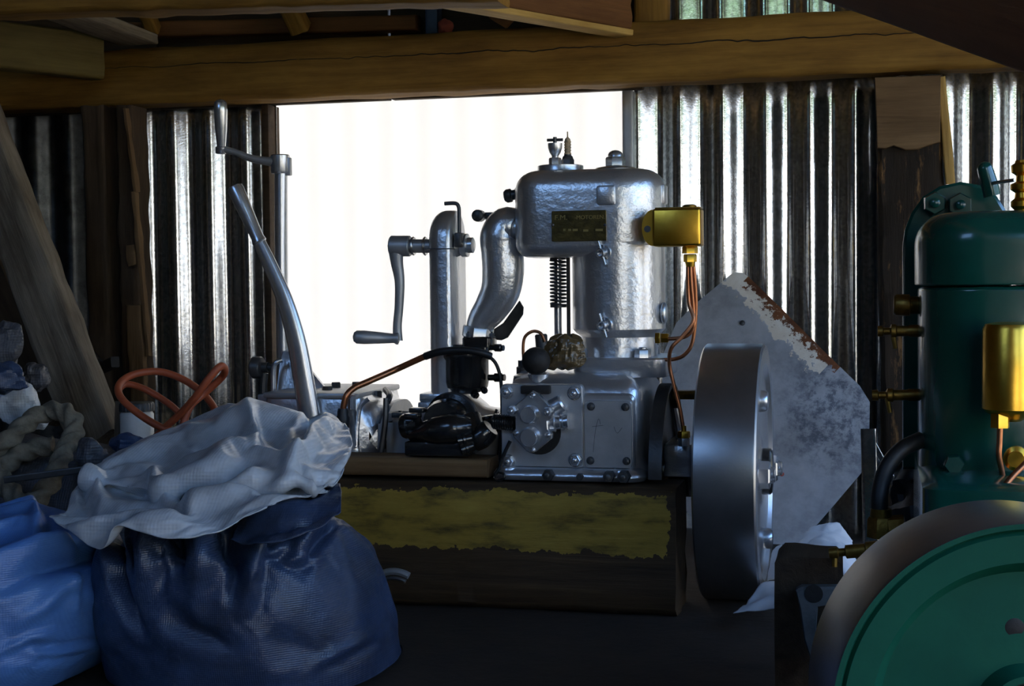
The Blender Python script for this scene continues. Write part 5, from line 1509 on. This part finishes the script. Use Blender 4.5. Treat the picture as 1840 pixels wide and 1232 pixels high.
# rope
rp = [(96, 800, 2.20), (62, 806, 2.19), (28, 820, 2.17), (4, 842, 2.15), (-26, 856, 2.14), (-46, 838, 2.14), (-30, 818, 2.15), (0, 802, 2.16), (29, 777, 2.18), (58, 753, 2.21), (85, 740, 2.23), (110, 738, 2.23), (128, 750, 2.22), (135, 768, 2.21), (129, 788, 2.19), (118, 808, 2.16), (108, 832, 2.13), (94, 862, 2.10), (78, 884, 2.085), (60, 902, 2.07), (38, 900, 2.07), (17, 880, 2.08), (0, 858, 2.09), (-22, 836, 2.10), (-50, 815, 2.1)]
tag(G().tube([E(*q) for q in rp], .0155, 18, 14, True, 1.0, 2 * math.pi / .10).done('rope', 'ash_rope', None, ang=80), 'thick grey three-strand rope coiled in loops on the grey sack', 'rope')
timber('flat_bar', 'flat dark iron bar lying across the coiled rope', 'bar', E(8, 862, 2.03), E(160, 842, 2.06), .006, .011, 'dark_steel', seg=10, kind='thing', seed=140, rough=.0006)
# red rubber hose
hp = [(290, 812, 2.320), (280, 790, 2.300), (288, 776, 2.290), (325, 742, 2.280), (352, 712, 2.270), (375, 680, 2.270), (396, 658, 2.280), (404, 664, 2.300), (398, 678, 2.320), (368, 706, 2.320), (345, 726, 2.300), (332, 752, 2.290), (326, 775, 2.285), (300, 772, 2.285), (262, 752, 2.290), (224, 722, 2.300), (212, 700, 2.320), (222, 682, 2.350), (250, 670, 2.380), (290, 668, 2.400), (330, 682, 2.400), (362, 704, 2.390), (382, 728, 2.370), (388, 745, 2.350), (384, 770, 2.340)]
tag(G().tube([E(*q) for q in hp], .0066, 14, 8).done('rubber_hose', 'red_hose', None), 'looped red rubber hose standing up behind the pale sheet', 'hose')
hp = [(214, 698, 2.385), (228, 690, 2.395), (258, 698, 2.400), (290, 716, 2.400), (318, 738, 2.390), (345, 775, 2.380), (350, 800, 2.370)]
tag(G().tube([E(*q) for q in hp], .0062, 14, 8).done('rubber_hose', 'red_hose', None), 'short straight run of red rubber hose inside the big loop', 'hose')
# jar with a ribbed lid
yj = 2.46
c = E(247, 790, yj)
jar = root('jar', tuple(c), 'small pale jar with a ribbed dark lid standing behind the red hose', 'jar')
s_ = EX(248, 740, yj) - EX(247, 740, yj)
zj1 = EZ(247, 738, yj)
G().lathe((c.x, yj, c.z), (0, 0, 1), [(0, 24 * s_), (.004, 27 * s_), (zj1 - c.z - .006, 27 * s_), (zj1 - c.z, 24 * s_)], 28).done('body', 'white_enamel', jar)
g = G()
rings = []
for zz_, k_ in ((zj1, 1), (zj1 + .013, 1), (zj1 + .016, .93)):
    rings.append([V((c.x + (27 + (1.3 if j % 2 else 0)) * s_ * k_ * math.cos(2 * math.pi * j / 60), yj + (27 + (1.3 if j % 2 else 0)) * s_ * k_ * math.sin(2 * math.pi * j / 60), zz_)) for j in range(60)])
g.ring_skin(rings).done('lid', 'dark_steel', jar)
# crumpled plastics around the rope
for (px, py, Y, r, sc, mt_, lab, sd) in (
    (2, 632, 2.30, .048, (.75, .5, 1.0), 'dark_sack', 'grey plastic bundle standing against the leaning planks, uppermost of the heap', 1.0),
    (66, 676, 2.38, .036, (.7, .6, .7), 'dark_sack', 'small dark grey plastic lump beside the leaning planks', 2.0),
    (6, 680, 2.20, .042, (.9, .6, .6), 'sack_blue', 'blue plastic fold squeezed between the grey bundle and the crumpled paper', 3.0),
    (30, 722, 2.31, .046, (.8, .6, .75), 'plastic_sheet', 'crumpled pale plastic ball just above the coiled rope', 4.0),
    (66, 752, 2.37, .028, (.8, .6, .6), 'plastic_sheet', 'small pale plastic scrap tucked behind the rope loop', 5.0),
    (164, 822, 2.09, .032, (.75, .6, .8), 'dark_sack', 'grey pointed plastic scrap between rope and pale sheet', 6.0),
    (232, 800, 2.20, .036, (.9, .5, .5), 'sack_blue', 'shiny blue plastic scrap in front of the jar', 7.0)):
    crumple(E(px, py, Y), r, sc, 'plastic_scrap', mt_, lab, 'plastic', sd)
timber('grey_stake', 'short grey stake upright between the grey plank and the jar', 'stake', E(214, 800, 2.49), E(216, 722, 2.50), .012, .014, 'wood_grey', up=(1, 0, 0), seg=10, kind='thing', seed=150)
# steel hoop on the floor by the bearer
g = G()
c = E(722, 1076, 2.26)
def hoop(r, rt, y): return [V((c.x + r * math.cos(th), y, c.z + r * 1.02 * math.sin(th))) for th in [math.radians(62 + i * 7) for i in range(35)]]
o = G().tube(hoop(.052, 0, 2.225), .006, 8, 1, False).done('steel_hoop', 'silver_dull', None)
tag(o, 'open C shaped steel hoop leaning on the timber bearer by the dark blue sack', 'hoop')
OFF[o] = o.location.copy()
G().tube(hoop(.042, 0, 2.222), .0035, 8, 1, False).done('inner_bead', 'bare_steel', o)
# red rag and blue tin on the wall plate
crumple(E(800, 48, 3.05), .016, (1, .8, 1), 'rag', 'red_cloth', 'small red rag stuffed above the cracked beam', 'rag', 9.0, .3, 24, 16)
tag(G().box(EX(766, 30, 3.07), EX(788, 30, 3.07), 3.06, 3.10, EZ(780, 62, 3.07), EZ(780, -5, 3.07), .003).done('tin_box', 'sack_blue', None), 'narrow blue grey tin standing on the cracked beam beside the red rag', 'tin')
